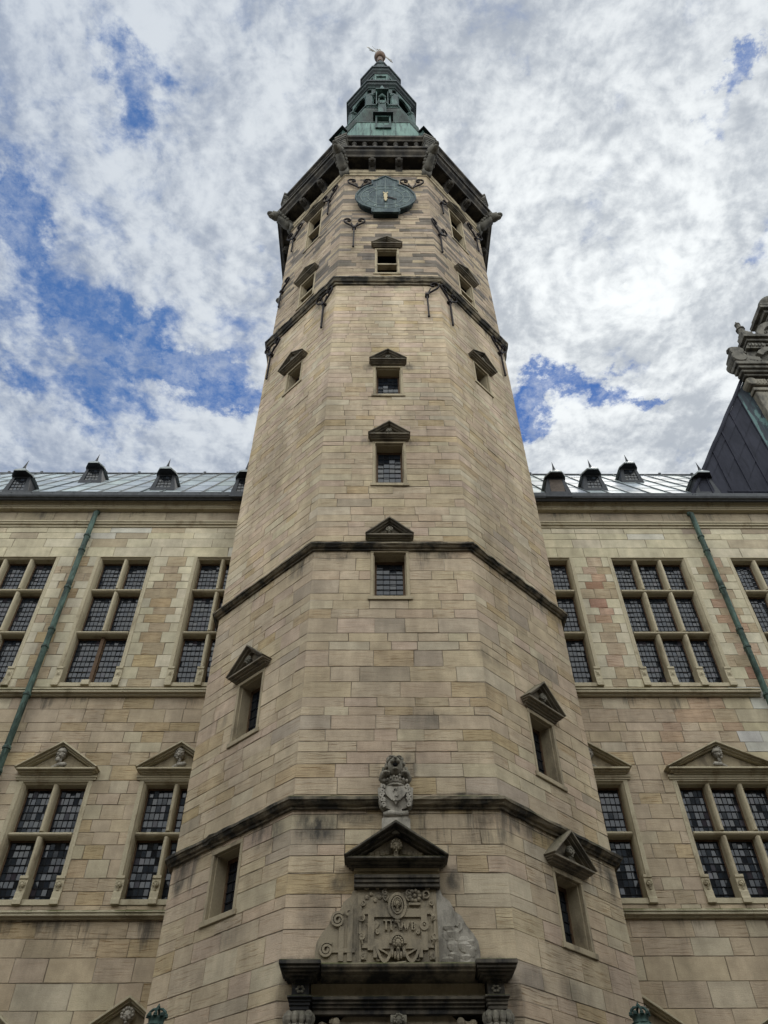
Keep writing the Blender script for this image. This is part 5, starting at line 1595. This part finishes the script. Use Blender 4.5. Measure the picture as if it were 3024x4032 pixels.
for (e, d0_, dd, z0, z1) in ((.0, .2, .78, 26.35, 26.95), (.18, .62, .95, 26.95, 27.06), (.30, .66, 1.06, 27.06, 27.2), (.40, .70, 1.16, 27.2, 27.36), (.48, .72, 1.24, 27.36, 27.56)):
    cn.box(14.7 - e, 2 * CX - 14.7 + e, d0_, dd, z0, z1)
cn.box(14.9, 2 * CX - 14.9, -.5, .7, 26.95, 27.55)
cn.build('gable_cornice', M_CREST, gb_, bevel=.02)
# carved crest above the cornice: scrolls, strapwork, small cornice, obelisks, segmental top
cr_ = MB(GF)
def both(fn):
    fn(lambda a: a, 1); fn(lambda a: 2 * CX - a, -1)
def crest(X, sg):
    def pr(pts, d0, d1):
        q = [(X(x), z) for x, z in pts]
        cr_.prism(q, d0, d1)
    pr([(15.0, 27.5), (15.05, 28.25), (15.25, 28.7), (15.5, 29.15), (15.72, 29.5), (15.75, 30.0), (18.2, 30.0), (18.2, 27.5)], .25, .62)
    cr_.tube([(X(14.52), .55, 27.88), (X(14.50), 1.28, 27.86)], .30, 16)
    cr_.tube([(X(14.66), .50, 28.36), (X(14.60), 1.2, 28.40)], .27, 14); cr_.ball(X(14.5), 1.0, 28.62, .2, .2, .12, 8, 5)
    for q in range(5): cr_.box(min(X(14.66 + .1 * q), X(14.72 + .1 * q)), max(X(14.66 + .1 * q), X(14.72 + .1 * q)), .9, .98, 28.42 + .03 * q, 28.70 - .01 * q)
    pr([(14.85, 27.55), (15.7, 27.55), (15.6, 28.1), (14.95, 28.3)], .6, .85)
    for q in range(4): cr_.box(*sorted((X(15.02 + .15 * q), X(15.12 + .15 * q))), .85, .90, 27.98, 28.12)
    pr([(15.15, 28.35), (15.75, 28.30), (15.75, 28.55), (15.3, 28.65)], .6, .78)
    pr([(15.4, 29.2), (16.2, 29.2), (16.35, 29.55), (15.6, 29.6)], .6, .80)
    for q in range(5): cr_.box(*sorted((X(15.55 + .14 * q), X(15.64 + .14 * q))), .80, .86, 29.3, 29.5)
    # two interlaced bands
    cr_.bar([(X(15.7 + .95 * (1 - math.cos(a))), .70, 28.35 + .85 * math.sin(a)) for a in [PI * .15 + PI * .7 * i / 10 for i in range(11)]], .13, .12)
    cr_.bar([(X(16.0 + .85 * (1 - math.cos(a))), .74, 28.1 + .6 * math.sin(a)) for a in [PI * i / 10 for i in range(11)]], .10, .12)
    cr_.bar([(X(15.85 + .28 * i), .72, 28.05 + .22 * i - .02 * i * i) for i in range(7)], .12, .14)
    for (x, z) in ((16.3, 28.3), (16.9, 28.9), (16.5, 29.1), (17.4, 28.5)): cr_.ball(X(x), .72, z, .14, .14, .10, 8, 6)
    # second cornice
    for (e, dd, z0, z1) in ((0, .70, 29.62, 29.75), (.1, .82, 29.75, 29.9), (.22, .95, 29.9, 30.08)):
        cr_.box(*sorted((X(15.72 - e), X(18.19))), .1, dd, z0, z1)
    # pedestal and obelisk
    pr([(15.62, 30.08), (16.1, 30.08), (16.1, 30.5), (15.62, 30.5)], .3, .8)
    zo = 30.5; sx_ = X(15.86)
    for (r_, z0, z1, r2) in ((.26, 30.5, 30.6, .24), (.18, 30.6, 31.0, .15), (.20, 31.0, 31.08, .19), (.14, 31.08, 31.4, .10), (.13, 31.4, 31.48, .12), (.08, 31.48, 31.68, .02)):
        cr_.lathe([(r_, z0), (r2, z1)], 8, PI / 8, sx_, .55, octa=False)
    # segmental top with shells
    cr_.prism([(X(16.35), 30.08), (X(16.38), 30.5), (X(16.55), 30.95), (X(16.85), 31.25), (X(17.2), 31.38), (X(18.2), 31.4), (X(18.2), 30.08)], .2, .58)
    cr_.bar([(X(17.4 - .95 * math.cos(a)), .62, 30.2 + 1.1 * math.sin(a)) for a in [PI * .05 + PI * .5 * i / 8 for i in range(9)]], .14, .14)
    for q in range(5): cr_.box(*sorted((X(16.45 + .13 * q), X(16.53 + .13 * q))), .6, .70, 30.55, 30.75)
    cr_.bar([(X(17.4 - .6 * math.cos(a)), .64, 30.2 + .6 * math.sin(a)) for a in [PI * i / 10 for i in range(11)]], .10, .10)
both(crest)
for (hw_, dd, z0, z1) in ((.70, .66, 31.4, 31.75), (.90, .75, 31.75, 31.95), (1.05, .9, 31.95, 32.15), (1.22, 1.05, 32.15, 32.35), (.80, .7, 32.35, 32.75), (.95, .85, 32.75, 32.9), (.55, .6, 32.9, 33.05)):
    cr_.box(CX - hw_, CX + hw_, -.2, dd, z0, z1)
cr_.build('carved_crest', M_CREST, gb_, bevel=.02)
fb_ = MB(GF); fb_.ball(CX - .12, .35, 33.50, .46, .46, .46, 20, 14); fb_.build('ball_finial', M_CREST, gb_, smooth=True)

# ================================================================== crowned lamps flanking the doorway
lamp0 = None
for x, lab in ((-3.17, 'verdigris lamp with a small crown standing left of the doorway'), (3.85, 'verdigris lamp with a small crown standing right of the doorway')):
    if lamp0 is None:
        lamp0 = thing('street_lamp', (x, 13.0, -.04), lab, 'lamp', 'crowned lamps beside the doorway')
        a = MB()
        a.lathe([(.16, .03), (.16, .3), (.09, .45), (.07, 1.2), (.06, 3.3), (.10, 3.36), (.10, 3.44), (.05, 3.5)], 12, 0, octa=False); a.build('post', M_DKGREEN, lamp0, smooth=True)
        a = MB()
        for k in range(6):
            an = PI / 3 * k; a.tube([(.17 * math.cos(an), .17 * math.sin(an), 3.5), (.34 * math.cos(an), .34 * math.sin(an), 4.18)], .014, 6)
        a.lathe([(.19, 3.48), (.19, 3.53)], 6, 0, octa=False); a.lathe([(.36, 4.16), (.36, 4.21)], 6, 0, octa=False)
        a.build('lamp_frame', M_DKGREEN, lamp0)
        a = MB(); a.lathe([(.16, 3.52), (.33, 4.16)], 6, 0, octa=False); a.c = [(.05, .055, .06, 1)] * len(a.f); a.build('lamp_glass', M_GLASS, lamp0)
        a = MB(); a.lathe([(.42, 4.20), (.44, 4.22), (.44, 4.24), (.27, 4.33), (.16, 4.385), (.14, 4.395), (.14, 4.405)], 6, 0, octa=False); a.build('lamp_roof', M_PIPE, lamp0)
        a = MB()
        a.lathe([(.135, 4.40), (.135, 4.415), (.108, 4.42), (.112, 4.46), (.122, 4.49), (.126, 4.505)], 16, 0, octa=False)
        for k in range(8):
            an = 2 * PI * k / 8
            fx = lambda r: (r * math.cos(an), r * math.sin(an))
            a.ball(*fx(.128), 4.53, .030, .030, .026, 6, 5); a.ball(*fx(.126), 4.508, .04, .04, .014, 6, 4)
            if k % 2 == 0:
                a.tube([(*fx(.120), 4.52), (*fx(.112), 4.57), (*fx(.07), 4.605), (*fx(.01), 4.615)], [.020, .022, .020, .014], 6)
        a.ball(0, 0, 4.635, .026, .026, .024, 8, 6); a.ball(0, 0, 4.665, .010, .010, .016, 6, 5)
        a.build('crown', M_GREEN, lamp0, smooth=True)
    else:
        o = lamp0.copy(); COL.objects.link(o); o.location = (x, 13.0, -.04); o['label'] = lab
        for ch in lamp0.children:
            c = ch.copy(); COL.objects.link(c); c.parent = o
